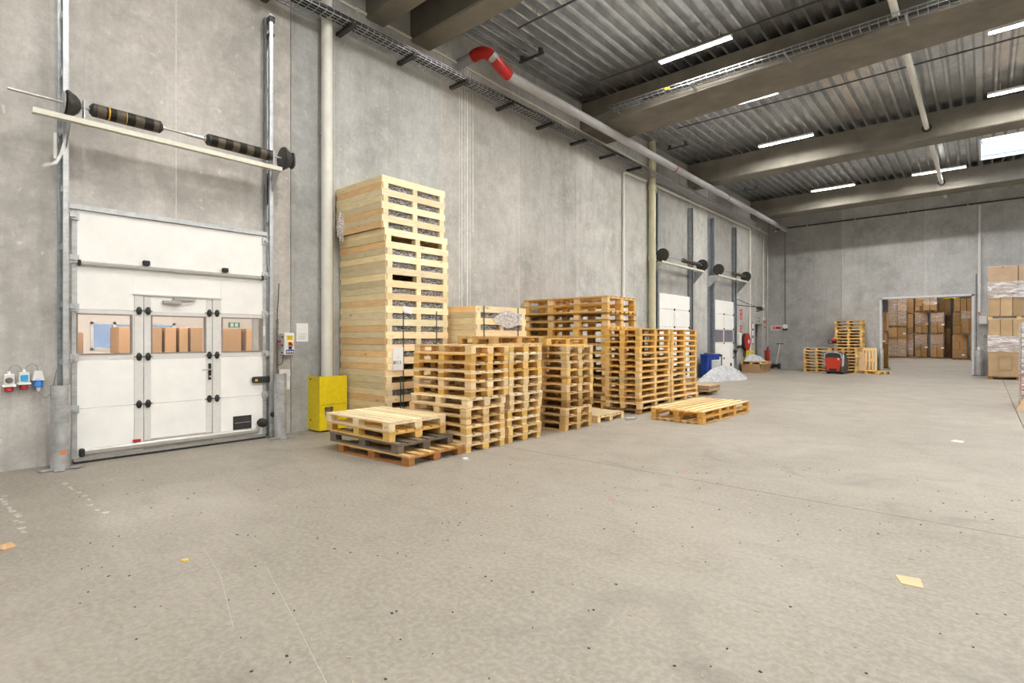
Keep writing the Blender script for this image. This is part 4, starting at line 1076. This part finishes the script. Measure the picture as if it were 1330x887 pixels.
solo('film_pile',heap(.55,28.1,.42,.72,.42,8,40,14),M['clip'],'white plastic film waste heaped on the raised pallet','plastic film',(.55,28.1,0)).location.z=.552
t=thing('yellow_board','yellow board standing against the wall behind the film waste','board',(.2,29.0,0))
part('board',MB().box(.05,.09,28.35,29.55,.1,1.05),M['yellow'],t)
part('board_batten',MB().box(.03,.05,28.5,28.56,0,1.05).box(.03,.05,29.3,29.36,0,1.05),M['wood'],t,color=TAN)
t=thing('hose_reel','round red fire hose reel on the left wall','hose reel',(.2,28.15,1.5))
part('reel_disc',MB().lathe((.22,28.15,1.5),[(0,0),(.44,0),(.44,.03),(.30,.05),(.12,.05),(.0,.06)],'x',28),M['red'],t,smooth=True)
part('hose_coil',MB().lathe((.05,28.15,1.5),[(.30,0),(.42,.02),(.42,.14),(.30,.16)],'x',28),M['rubber'],t,smooth=True)
part('reel_hub',MB().lathe((.28,28.15,1.5),[(0,0),(.10,0),(.08,.03),(0,.03)],'x',16),M['whiteplastic'],t)
part('hose_tail',MB().tube([(.12,28.0,1.1),(.12,27.9,.85),(.12,28.05,.7),(.12,28.2,.95),(.12,28.2,1.1)],.02,6),M['rubber'],t)
t=thing('wall_box','cream switch box on the wall left of the hose reel','box',(.0,27.35,1.5)); part('box_body',MB().cbox(.0,.16,27.2,27.5,1.32,1.95,.02),M['cream'],t); part('box_lid',MB().box(.16,.17,27.23,27.47,1.36,1.9),M['whiteplastic'],t); part('box_socket',MB().box(.02,.14,27.22,27.5,1.18,1.31),M['darkmetal'],t)
for z,h,lab in ((2.62,.5,'small red fire equipment sign high above the hose reel'),(1.98,.34,'small red hose sign just above the hose reel')):
    t=thing('fire_sign',lab,'sign',(.0,27.9,z)); part('sign_plate',MB().box(.001,.008,27.75,28.05,z,z+h),M['redprint'],t)
    part('pictogram',MB().prism([(27.82,z+.06),(27.98,z+.06),(27.9,z+h*.55)],'x',.008,.010).box(.008,.010,27.86,27.94,z+h*.62,z+h*.85),M['whiteplastic'],t)
for k,z in enumerate((1.55,1.95,2.32)):
    t=thing('wall_notice','small white framed notice by the dark doorway, %s of three'%('lowest','middle','highest')[k],'notice',(0,29.72,z)); part('sheet',MB().box(.004,.008,29.6,29.85,z-.14,z+.14),M['paper'],t); part('notice_frame',MB().box(.001,.006,29.57,29.88,z-.18,z+.18),M['darkmetal'],t)
t=thing('exit_sign','small green exit sign over the dark doorway','sign',(0,30.6,2.6)); part('sign_plate',MB().box(.001,.012,30.4,30.85,2.56,2.80),M['green'],t); part('pictogram',MB().box(.012,.014,30.46,30.60,2.60,2.76).box(.012,.014,30.66,30.80,2.66,2.70),M['whiteplastic'],t)
t=thing('fire_extinguisher','red fire extinguisher hanging in the far left corner','extinguisher',(.16,31.75,.5))
part('cylinder',MB().lathe((.16,31.75,.50),[(0,0),(.095,.0),(.10,.05),(.10,.50),(.07,.58),(.03,.62),(0,.62)],'z',18),M['red'],t,smooth=True)
part('extinguisher_valve',MB().box(.12,.20,31.72,31.78,1.12,1.17).obox((.16,31.8,1.2),(.03,.18,.02),(.4,0,0)),M['black'],t)
part('hose',MB().tube([(.16,31.82,1.14),(.2,31.92,.95),(.2,31.9,.65)],.014,6),M['black'],t)
part('wall_hook',MB().box(.0,.08,31.70,31.80,1.0,1.06),M['galv'],t)
part('cylinder_foot',MB().lathe((.16,31.75,.42),[(.10,0),(.10,.08)],'z',16),M['black'],t)
t=thing('fire_sign','small white and red fire extinguisher sign at the far corner','sign',(0,31.75,2.4)); part('sign_plate',MB().box(.001,.008,31.62,31.9,2.25,2.65),M['redprint'],t); part('pictogram',MB().box(.008,.01,31.68,31.84,2.33,2.52),M['whiteplastic'],t)
t=thing('wall_lamp_arm','black floodlight on a long bracket arm right of the far dock door','light',(.3,27.0,3.2))
part('arm',MB().tube([(.02,26.75,3.30),(.55,26.8,3.22),(1.15,26.9,3.14)],.025,6).tube([(.02,26.75,3.65),(.5,26.8,3.40),(1.0,26.88,3.17)],.015,6),M['darkmetal'],t)
part('arm_mount',MB().box(.0,.06,26.68,26.82,3.15,3.75),M['galv'],t)
part('lamp_head',MB().cbox(1.05,1.30,26.8,27.02,3.02,3.16,.03).obox((1.2,26.9,2.98),(.3,.26,.03),(0,-.25,0)),M['black'],t)
# ------------------------------------------------------------------ back wall fittings
t=thing('fire_sign','long white framed red hose sign on the back wall','sign',(.42,BY,2.25)); part('sign_plate',MB().box(.14,.70,BY-.010,BY-.002,2.13,2.38),M['whiteplastic'],t); part('sign_field',MB().box(.20,.66,BY-.013,BY-.010,2.18,2.33),M['redprint'],t)
part('pictogram',MB().box(.22,.30,BY-.015,BY-.013,2.22,2.29).prism([(.40,2.20),(.34,2.26),(.40,2.32)],'y',BY-.015,BY-.013),M['whiteplastic'],t)
t=thing('wall_siren','round white siren on a dark green conduit, back wall','siren',(.89,BY,2.33)); part('siren_body',MB().lathe((.89,BY-.12,2.32),[(0,0),(.10,0),(.13,.03),(.13,.10),(.10,.12),(0,.12)],'y',18),M['whiteplastic'],t,smooth=True)
part('siren_base',MB().cbox(.78,1.0,BY-.06,BY-.002,2.12,2.24,.02),M['black'],t)
part('conduit',MB().box(.875,.905,BY-.03,BY-.002,2.4,7.7),M['greencond'],t)
t=thing('hand_trolley','small hand trolley with long handle against the back wall','trolley',(.55,32.0,0))
part('handle_bar',MB().tube([(.50,31.98,.12),(.66,32.25,1.36)],.022,8),M['rail'],t); part('grip',MB().tube([(.48,32.24,1.37),(.84,32.26,1.37)],.022,8),M['darkmetal'],t)
for x in (.32,.70): part('wheel',MB().lathe((x-.05,31.95,.15),[(0,0),(.15,0),(.15,.09),(0,.09)],'x',16),M['rubber'],t)
part('axle_body',MB().cbox(.36,.66,31.86,32.04,.08,.26,.03),M['black'],t)
t=thing('junction_cabinet','light grey metal box on the back wall right of the opening','box',(9.12,BY,2.5)); part('box_body',MB().cbox(8.97,9.27,BY-.16,BY-.002,2.31,2.70,.01),M['truckgrey'],t); part('box_door',MB().box(8.99,9.25,BY-.168,BY-.16,2.33,2.68),M['whiteplastic'],t)
t=thing('wall_conduit','white pipe coming down the back wall to the grey box','conduit',(8.98,BY,2.7)); part('conduit',MB().tube([(9.0,BY-.06,2.86),(9.0,BY-.06,7.7)],.055,10),M['whiteplastic'],t,smooth=True); part('cable_tail',MB().tube([(9.0,BY-.06,2.9),(8.96,BY-.06,2.8),(9.05,BY-.06,2.69)],.015,5),M['red'],t)
t=thing('wall_conduit','thin dark cable from the opening edge down to the bollard','conduit',(8.88,BY,1)); part('conduit',MB().tube([(8.89,BY-.03,1.25),(8.89,BY-.03,4.6)],.012,5),M['darkmetal'],t); part('saddle',MB().box(8.87,8.91,BY-.04,BY-.002,2.0,2.04),M['darkmetal'],t)
t=thing('wall_button','small white push button on the back wall','button',(9.18,BY,1.82)); part('button_box',MB().cbox(9.13,9.23,BY-.06,BY-.002,1.77,1.87,.01),M['whiteplastic'],t); part('push_button',MB().lathe((9.18,BY-.075,1.82),[(0,0),(.025,0),(.025,.02)],'y',10),M['darkmetal'],t)
def bollard(label,x,y,h,r):
    t=thing('door_bollard',label,'bollard',(x,y,0)); part('post',MB().lathe((x,y,.012),[(r,0),(r,h-.03),(r*.9,h),(0,h)],'z',20),M['guardsteel'],t,smooth=True); part('foot_plate',MB().box(x-r*1.6,x+r*1.6,y-r*1.4,y+r*1.4,0,.012),M['darkmetal'],t); return t
bollard('grey steel bollard at the right foot of the big opening',8.98,32.1,1.12,.14)
b=bollard('wide grey steel bollard at the left foot of the big opening',5.02,32.08,1.12,.16)
bollard('narrow grey steel post hard against the left opening frame',5.33,32.1,1.15,.10)
part('beacon',MB().lathe((8.98,32.1,1.132),[(.05,0),(.06,.04),(.06,.10),(.04,.16),(0,.16)],'z',12),M['whiteplastic'],thing('warning_beacon','small white beacon on top of the right bollard','beacon',(8.98,32.1,1.132)),smooth=True)
t=thing('leaning_board','ochre brown board standing just inside the opening on the left','board',(5.15,36.0,0)); part('board',MB().box(4.70,5.12,36.6,36.66,0,1.36),M['ochre'],t); part('board_foot',MB().box(4.7,5.2,36.45,36.8,0,.03),M['darkmetal'],t)
# ------------------------------------------------------------------ pallets by the back wall
F1=pallet_proto(1.18,.82,.15,3,5,far=True,sw=.15,bw=.11,th=.024)
def farstack(n,x,y,where,grp,rz=0):
    for i in range(n):
        tn=rnd.choice([GOLD,TAN,PALE,GOLD]); put_pallet(F1,x+rnd.uniform(-.02,.02),y,i*.15,rz+rnd.uniform(-.01,.01),'%s pallet, %s, in the %s'%(cw[tn],nth(i+1,n),where),tn,.15,group=grp)
farstack(8,2.88,30.6,'stack left of the red truck','pallets stacked by the back wall')
farstack(8,4.02,30.62,'stack behind the red truck','pallets stacked by the back wall')
farstack(17,4.06,31.72,'tallest stack by the back wall','pallets stacked by the back wall')
put_pallet(pallet_proto(1.15,.85,.14,3,5,far=True),5.2,30.5,0,-.55,'orange pallet lying flat left of the big opening',GOLD,.13)
t=put_pallet(pallet_proto(1.2,.62,.13,3,5,far=True),4.86,31.75,.60,0,'golden pallet leaning upright beside the tallest stack',PALE,.13); t.rotation_euler=(0,PI/2,PI/2); t.location=(4.86,31.9,.60)
t.rotation_euler=Euler((PI/2-.10,0,0)).to_matrix().to_euler(); 
t.rotation_euler=(PI/2-.08,PI/2,0); t.location=(4.92,31.55,.61)
t=thing('leaning_board','tall narrow pale board leaning beside the red pallet truck','board',(4.70,30.6,0)); part('board',MB().add([(4.62,30.35,0),(4.92,30.35,0),(4.80,30.75,1.0),(4.52,30.75,1.0),(4.62,30.38,0),(4.92,30.38,0),(4.80,30.78,1.0),(4.52,30.78,1.0)],[(0,1,2,3),(7,6,5,4),(0,4,5,1),(1,5,6,2),(2,6,7,3),(3,7,4,0)]),M['wood'],t,color=(.62,.47,.30)); part('board_batten',MB().box(4.66,4.9,30.39,30.41,.05,.12),M['wood'],t,color=TAN)
# electric pallet truck
tx,ty=3.83,29.0
t=thing('pallet_truck','red electric pallet truck parked before the stacked pallets','pallet truck',(tx,ty,0),(0,0,-.2))
part('chassis',MB().cbox(tx-.37,tx+.37,ty,ty+.75,.05,.78,.05),M['truckdark'] if 'truckdark' in M else M.setdefault('truckdark',plain('truck_dark_grey',(.05,.05,.055),.45)),t)
part('front_cover',MB().prism([(tx-.32,.76),(tx+.32,.76),(tx+.34,.60),(tx+.26,.14),(tx+.17,.14),(tx+.15,.25),(tx-.15,.25),(tx-.17,.14),(tx-.26,.14),(tx-.34,.60)],'y',ty-.06,ty+.02),M['truckred'],t,'bright red front cover')
part('side_cover',MB().prism([(ty+.0,.35),(ty+.05,.80),(ty+.12,.95),(ty+.22,.86),(ty+.18,.40)],'x',tx+.36,tx+.39).prism([(ty+.0,.35),(ty+.05,.80),(ty+.12,.95),(ty+.22,.86),(ty+.18,.40)],'x',tx-.39,tx-.36),M['truckgrey'],t,'light grey side trim')
part('top_cover',MB().prism([(tx-.38,.74),(tx-.33,.93),(tx-.18,1.0),(tx+.18,1.0),(tx+.33,.93),(tx+.38,.74),(tx+.30,.74),(tx+.10,.70),(tx-.10,.70),(tx-.30,.74)],'y',ty-.04,ty+.55),M['truckdark'],t)
part('trim_arch',MB().tube([(tx-.385,ty-.045,.72),(tx-.34,ty-.045,.93),(tx-.18,ty-.045,1.005),(tx+.18,ty-.045,1.005),(tx+.34,ty-.045,.93),(tx+.385,ty-.045,.72)],.022,8),M['truckgrey'],t,smooth=True)
part('data_plate',MB().box(tx+.20,tx+.29,ty-.064,ty-.06,.66,.75),M['paper'],t)
tl_=part('tiller_column',MB().tube([(tx+.02,ty+.15,.98),(tx+.03,ty+.13,1.14)],.10,12,r1=.07).tube([(tx+.03,ty+.13,1.12),(tx+.04,ty+.05,1.45)],.035,10),M['shaft'],t,smooth=True)
part('tiller_head',MB().cbox(tx-.06,tx+.13,ty-.02,ty+.10,1.42,1.56,.03).tube([(tx-.02,ty+.04,1.44),(tx-.20,ty+.04,1.42),(tx-.24,ty+.04,1.50),(tx-.20,ty+.04,1.58),(tx-.04,ty+.04,1.55)],.018,8).tube([(tx+.10,ty+.04,1.44),(tx+.28,ty+.04,1.42),(tx+.32,ty+.04,1.50),(tx+.28,ty+.04,1.58),(tx+.12,ty+.04,1.55)],.018,8),M['black'],tl_)
part('tiller_button',MB().lathe((tx+.03,ty+.04,1.56),[(0,0),(.09,0),(.10,.05),(.07,.11),(0,.12)],'z',14),M['truckred'],tl_,'red belly button',smooth=True)
for x in (tx-.18,tx+.18): part('fork',MB().box(x-.08,x+.08,ty+.75,ty+1.25,.05,.11),M['truckdark'],t)
for x in (tx-.30,tx+.30): part('wheel',MB().lathe((x-.05,ty+.2,.09),[(0,0),(.09,0),(.09,.10),(0,.10)],'x',14),M['rubber'],t)

# ------------------------------------------------------------------ cartons
CARD=(.47,.285,.135); CARD2=(.54,.385,.23)
def carton(label,x0,x1,y0,y1,z0,z1,grp,c=CARD,seam=None,sticker=None,seal=True):
    t=thing('cardboard_box',label,'box',((x0+x1)/2,(y0+y1)/2,z0),group=grp)
    b=part('carton_body',MB().cbox(x0,x1,y0,y1,z0,z1,.012),M['card'],t,color=jitc(c,.08))
    if seal: part('packing_tape',MB().box((x0+x1)/2-.03,(x0+x1)/2+.03,y0-.002,y0,z1-.10*(z1-z0),z1-.01).box((x0+x1)/2-.03,(x0+x1)/2+.03,y0,y1,z1,z1+.001),M['tape'],t)
    if sticker:
        a,bb,s=sticker; part('sticker',MB().box(x0+a*(x1-x0),x0+a*(x1-x0)+s,y0-.004,y0-.001,z0+bb*(z1-z0),z0+bb*(z1-z0)+s*.6),M['paper'],t,'white shipping sticker')
    return t
M['tape']=plain('brown_packing_tape',(.40,.27,.13),.3)
def grid(where,x0,x1,y0,y1,z0,z1,cols,rws,grp,pal=True,c=CARD,stick=(),ph=.12):
    if pal:
        nm=where
        p=pallet_proto(max(.6,x1-x0),max(.6,y1-y0),ph,3,5,far=True)
        put_pallet(p,(x0+x1)/2,(y0+y1)/2,z0,0,'pallet under the %s'%where,BRN,ph,group=grp+' (pallets)')
        z0+=ph+.001
    hs=(z1-z0)/len(rws) if not hasattr(rws,'__iter__') else None
    z=z0
    tot=sum(rws)
    for r,h in enumerate(rws):
        n=cols[r]; zz=z+(z1-z0)*h/tot
        for k in range(n):
            a=x0+(x1-x0)*k/n; b=x0+(x1-x0)*(k+1)/n
            pos='' if n==1 else (', left half' if k==0 else ', right half') if n==2 else ', '+('left','middle','right')[k]
            carton('carton in %s, %s%s'%(where,nth(r+1,len(rws),'row up'),pos),a+.012,b-.012,y0+rnd.uniform(-.03,.03),y1,z+.001,zz-.008,grp,c,sticker=(.62,.3,.20) if (r,k) in stick else None)
        z=zz
def wrap(label,x0,x1,y0,y1,z0,z1,mat=None,e=.02):
    n=10; mb=MB(); rr=random.Random(int(x0*100+z0*37))
    per=[(x0-e,y0-e),(x1+e,y0-e),(x1+e,y1+e),(x0-e,y1+e)]; pts=[]
    for i in range(4):
        a,b=per[i],per[(i+1)%4]
        for k in range(n): pts.append((a[0]+(b[0]-a[0])*k/n,a[1]+(b[1]-a[1])*k/n))
    m=8; vs=[]
    cx,cy=(x0+x1)/2,(y0+y1)/2
    for j in range(m+1):
        for (px,py) in pts:
            q=1+rr.uniform(-.004,.008); vs.append((cx+(px-cx)*q,cy+(py-cy)*q,z0+(z1-z0)*j/m+rr.uniform(-.01,.01)))
    N=len(pts); mb.add(vs,[(j*N+i,j*N+(i+1)%N,(j+1)*N+(i+1)%N,(j+1)*N+i) for j in range(m) for i in range(N)])
    return solo('stretch_film',mb,mat or M['film'],label,'plastic film',(cx,cy,z0))
G='cartons in the hall beyond the opening'
Z0=57.5
grid('wide left stack, lower tier',2.82,4.11,Z0,58.7,0,2.62,[2,2,2],[1,1,1],G,stick=[(2,1)]); grid('wide left stack, upper tier',2.82,4.11,Z0,58.7,2.62,5.3,[2,2,2,2],[1.2,1,1,.9],G)
grid('narrow stack beside it, lower tier',4.17,4.56,58,59.2,0,2.0,[1,1,1,1],[1,.6,1,.8],G); grid('narrow stack beside it, middle tier',4.12,4.56,58,59.2,2.05,3.80,[1,1,1,1],[1,.9,.7,.8],G); grid('narrow stack beside it, upper tier',4.07,4.57,58,59.2,3.84,5.25,[1,1,1],[1,1,1],G)
grid('third stack, lower tier',4.66,5.50,58,59.2,0,2.02,[2,2,1],[1,.95,1.3],G,stick=[(1,1)]); grid('third stack, middle tier',4.68,5.56,58,59.2,2.05,3.92,[2,2,1],[1,.9,1.3],G,stick=[(1,1)]); grid('third stack, upper tier',4.68,5.24,58.1,59.2,3.95,5.25,[2,1,1],[1,1,.9],G)
grid('fourth stack, lower tier',5.75,6.62,Z0,58.7,0,2.0,[2,2,1],[1,.8,1.5],G,stick=[(1,1)]); grid('fourth stack, middle tier',5.78,6.65,Z0,58.7,2.03,3.86,[2,2,1],[1,.9,1.6],G,stick=[(1,1)]); grid('shifted stack topping third and fourth',5.27,6.18,57.4,58.6,3.92,5.15,[2,2,2],[1,1,.7],G,stick=[(1,1)])
grid('dark stack behind the fourth, upper tier',6.22,7.03,59.2,60.4,3.75,5.0,[2],[1],G,c=(.28,.16,.07)); grid('dark stack behind the fourth, lower tier',6.3,7.0,60.2,61.4,0,3.70,[2,2,2],[1,1,1],G,c=(.28,.16,.07))
grid('right stack behind, upper tier',7.33,8.5,56.3,57.5,3.73,4.9,[3],[1],G,c=(.36,.21,.095)); grid('right stack behind, middle tier',7.26,7.82,56.0,57.2,1.97,3.72,[1,1],[1,1.6],G,c=(.36,.22,.09)); grid('right stack in front, lower tier',7.26,8.19,55,56.2,0,1.93,[1,2,1],[1,.95,.75],G,stick=[(0,0)])
grid('right stack in front, middle tier',7.84,8.75,54.6,55.8,1.96,3.83,[2,1],[1.9,1],G); grid('last stack by the right frame',8.33,9.2,54,55.2,0,1.93,[1,1,1],[1,1,1],G)
grid('stack half hidden by left frame, lower tier',2.4,3.46,50,51.2,0,2.1,[2,2],[1,1],G,stick=[(1,1)]); grid('stack half hidden by left frame, upper tier',2.5,3.55,50,51.2,2.13,3.65,[2,1],[1,1],G)
for k,(lab,x0,x1,y0,y1,z0,z1) in enumerate((('clear film round the wide tall stack, lower band',2.82,4.11,Z0,58.7,.15,1.5),('clear film round the wide tall stack, upper band',2.82,4.11,Z0,58.7,2.9,5.2),('clear film round the third stack, lower tier',4.66,5.5,58,59.2,1.0,1.98),('clear film round the third stack, middle tier',4.68,5.56,58,59.2,2.9,3.88),
    ('clear film round the fourth stack, lower tier',5.75,6.62,Z0,58.7,.9,1.95),('clear film round the fourth stack, middle tier',5.78,6.65,Z0,58.7,2.9,3.84),('clear film round the narrow stack',4.12,4.56,58,59.2,.3,1.9),('clear film round the shifted top stack',5.27,6.18,57.4,58.6,4.5,5.1),('clear film round the last right stack',7.84,8.75,54.6,55.8,3.1,3.8))):
    wrap(lab,x0,x1,y0,y1,z0,z1)
# rack post glimpsed between the stacks
t=thing('rack_upright','black steel rack upright between the dark and right stacks','rack',(7.12,57.5,0)); part('upright',MB().box(7.06,7.2,57.5,57.6,0,5.0),M['black'],t); part('rack_beam',MB().box(6.6,7.6,57.5,57.6,4.98,5.06),M['yellow'],t)
# two-tier stack on the right
G2='cartons in the two-tier stack at the right edge'
y0,y1=29.35,30.6
def tier(z0,name,first):
    p=pallet_proto(1.85,1.2,.125,3,5,far=True,th=.016,bw=.14)
    put_pallet(p,10.20,(y0+y1)/2,z0,0,'pallet under the %s tier of tall cartons at the right edge'%name,PALE if z0 else BRN,.125)
tier(0,'lower',0)
carton('broad carton with a drawn rectangle, bottom of the right edge stack',9.285,10.22,y0,y1,.127,1.30,G2,CARD2); carton('broad carton at the frame edge, bottom of the right edge stack',10.23,11.12,y0,y1,.127,1.30,G2,CARD2)
for k in range(5): carton('tall carton in the lower tier at the right edge, %s from left'%ORD[k+1].replace('bottom','first'),9.29+k*.366,9.29+k*.366+.354,y0,y1,1.303,2.43,G2,CARD2,seal=False)
tier(2.435,'upper',0)
for k in range(5): carton('tall carton in the upper tier at the right edge, %s from left'%ORD[k+1].replace('bottom','first'),9.29+k*.366,9.29+k*.366+.354,y0,y1,2.562,3.55,G2,CARD2,seal=False)
carton('broad carton crowning the right edge stack, left one',9.285,10.17,y0,y1,3.553,4.58,G2,(.55,.40,.27)); carton('broad carton crowning the right edge stack, right one',10.19,11.1,y0,y1,3.553,4.58,G2,(.55,.40,.27))
dr=thing('flap_cutout','drawn rectangle of perforation on the bottom carton, right edge','mark',(9.78,29.35,.3)); o=MB()
for a,b,c,d_ in ((9.60,10.0,.37,.385),(9.60,10.0,.93,.94),(9.60,9.612,.37,.93),(9.99,10.0,.37,.93)): o.box(a,b,29.336,29.348,c,d_)
part('slot',o,M['brownpost'],dr)
M['film2']=mat_film('stretch_film_dense',.9,(.90,.88,.92),(1.0,1.0,7),.42,.62)
wrap('shiny stretch film band round the lower tier, right edge stack',9.285,11.12,y0,y1,1.12,1.78,M['film2']); wrap('shiny stretch film band round the upper tier, right edge stack',9.285,11.1,y0,y1,3.30,3.95,M['film2'])
# nearer wrapped load cut by the frame
G3='cartons on the near wrapped pallet at the right edge'
put_pallet(pallet_proto(1.2,1.5,.14,3,5),10.42,18.15,0,0,'pallet under the film wrapped load at the right frame edge',TAN,.14)
for k,(z0,z1,c) in enumerate(((.142,.62,CARD),(.623,1.10,CARD2),(1.103,1.56,CARD),(1.563,2.02,(.45,.36,.28)))):
    carton('carton in the film wrapped load at the right frame edge, %s'%nth(k+1,4),9.86,10.98,17.45,18.85,z0,z1,G3,c)
wrap('cloudy stretch film round the load at the right frame edge',9.86,10.98,17.45,18.85,.02,2.04,M['film2'],e=.035)
t=thing('cardboard_offcut','torn cardboard offcut leaning on the wrapped load at right','cardboard',(9.75,17.2,0)); part('board',MB().add([(9.72,17.05,0),(10.25,17.0,0),(10.2,17.38,.62),(9.95,17.36,.5),(9.72,17.07,0),(10.25,17.03,0),(10.2,17.41,.62),(9.95,17.39,.5)],[(0,1,2,3),(7,6,5,4),(0,4,5,1),(1,5,6,2),(2,6,7,3),(3,7,4,0)]),M['card'],t,color=CARD2)
part('warning_tape',MB().box(9.81,9.815,17.6,17.7,.35,.85),M['red'],t)

# ------------------------------------------------------------------ room seen through the big door's panes
nl=MB().box(-6.7,-6.5,-1,3.0,0,3.6).box(-6.7,-6.5,3.0,4.75,0,1.40).box(-6.7,-6.5,3.0,4.75,2.03,3.6).box(-6.7,-6.5,4.75,9.5,0,3.6).box(-6.7,-.26,9.4,9.5,0,3.6).box(-6.7,-.26,-1.1,-1,0,3.6).box(-6.8,-.26,-1.1,9.5,3.6,3.75)
struct('wall_loading_room',nl,M['pinkwall'])
w=struct('window_9',None,None,loc=(-6.6,3.9,1.7))
part('window_frame',MB().box(-6.62,-6.48,3.0,3.06,1.38,2.05).box(-6.62,-6.48,4.69,4.75,1.38,2.05).box(-6.62,-6.48,3.0,4.75,1.38,1.44).box(-6.62,-6.48,3.0,4.75,1.99,2.05).box(-6.62,-6.48,3.44,3.50,1.38,2.05),M['skywhite'],w)
part('window_pane',MB().box(-6.58,-6.57,3.0,4.75,1.40,2.03),M['dimwin'],w)
G4='wrapped cartons in the room behind the big door'
for k,(a,b) in enumerate(((3.10,3.60),(3.66,3.89),(3.95,4.17),(4.23,4.41),(4.46,4.72),(5.15,5.58),(5.70,6.2))):
    carton('tall wrapped carton seen through the door panes, %s from left'%ORD[k+1].replace('bottom','first'),-5.2,-4.5,a,b,0,1.90,G4,(.40,.235,.12),seal=False)
solo('shelf_cabinet',MB().cbox(-5.6,-5.1,2.1,2.62,0,1.78,.02),M['wood'],'brown cabinet behind the left door pane','cabinet',(-5.35,2.4,0),color=(.42,.26,.15))
solo('room_post',MB().box(-4.2,-4.0,6.1,6.5,0,3.59),M['brownpost'],'brown square post seen through the right door pane','post',(-4.1,6.3,0))
t=thing('exit_sign','small green exit sign seen through the right door pane','sign',(-6.5,6.15,2.0)); part('sign_plate',MB().box(-6.499,-6.48,6.05,6.35,1.96,2.10),M['green'],t); part('pictogram',MB().box(-6.48,-6.478,6.10,6.18,1.98,2.08).box(-6.48,-6.478,6.22,6.30,1.98,2.08),M['whiteplastic'],t)
for k,y in enumerate((2.0,5.5)):  # unseen lamps, added because this room needs light
    t=thing('strip_light','unseen strip light added in the room behind the big door, %s one'%('left','right')[k],'light',(-3,y,3.4)); part('housing',MB().box(-3.6,-2.4,y-.06,y+.06,3.46,3.5),M['whiteplastic'],t); part('diffuser',MB().box(-3.58,-2.42,y-.05,y+.05,3.41,3.46),M['lamp'],t)

# ------------------------------------------------------------------ litter on the floor
def flat(name,label,cat,pts,z,mat,color=None):
    cx=sum(p[0] for p in pts)/len(pts); cy=sum(p[1] for p in pts)/len(pts)
    return solo(name,MB().prism(pts,'z',.0008,z),mat,label,cat,(cx,cy,0),color=color)
flat('cardboard_scrap','tan cardboard scrap lying alone on the open floor at right','scrap',[(8.69,4.60),(8.83,4.63),(8.86,4.47),(8.74,4.46)],.006,M['card'],(.78,.56,.34))
flat('wood_chip','brown wood chip at the left frame edge on the floor','scrap',[(3.30,.50),(3.42,.56),(3.40,.64),(3.25,.62)],.012,M['wood'],(.60,.40,.24))
flat('yellow_chip','tiny yellow chip on the floor before the big door','scrap',[(4.66,1.40),(4.70,1.41),(4.71,1.44),(4.66,1.45)],.006,M['wood'],(.85,.60,.10))
flat('red_scrap','small faded red scrap on the floor near the joint line','scrap',[(6.30,6.50),(6.38,6.52),(6.37,6.56),(6.29,6.55)],.003,M['redfade'] if 'redfade' in M else M.setdefault('redfade',plain('faded_red',(.52,.25,.22),.7)))
flat('red_scrap','small faded red scrap on the floor left of the joint line','scrap',[(6.25,4.83),(6.32,4.84),(6.31,4.87),(6.24,4.86)],.003,M['redfade'])
flat('white_scrap','small white paper scrap on the floor at far right','scrap',[(8.75,11.2),(8.90,11.15),(8.92,11.3),(8.80,11.35)],.004,M['paper'])
flat('white_scrap','small crumpled white scrap before the front pallet stack','scrap',[(3.78,5.12),(3.83,5.10),(3.86,5.16),(3.80,5.18)],.02,M['paper'])
gb=MB(); gr=random.Random(21)
for i in range(190):
    r=gr.uniform(1.2,7)**1.0; a=gr.uniform(-.2,1.35); x=9.159-math.sin(a)*r*1.1; y=math.cos(a)*r*1.1
    if x<.6: continue
    l=gr.uniform(.008,.035); w_=gr.uniform(.003,.009); th=gr.uniform(0,PI)
    gb.obox((x,y,.0025),(l,w_,.003),(0,0,th))
o=solo('wood_splinters',gb,M['wood'],'fine pale wood splinters scattered over the near floor','debris',(6,4,0),color=(.50,.42,.30)); o['kind']='stuff'
gb=MB()
for i in range(260):
    r=gr.uniform(1.2,8); a=gr.uniform(-.2,1.4); x=9.159-math.sin(a)*r; y=math.cos(a)*r
    if x<.6: continue
    l=gr.uniform(.006,.018); gb.obox((x,y,.002),(l,l*.7,.003),(0,0,gr.uniform(0,PI)))
o=solo('dark_grit',gb,M['blackink'],'dark grit specks scattered over the near floor','debris',(6,4,0)); o['kind']='stuff'
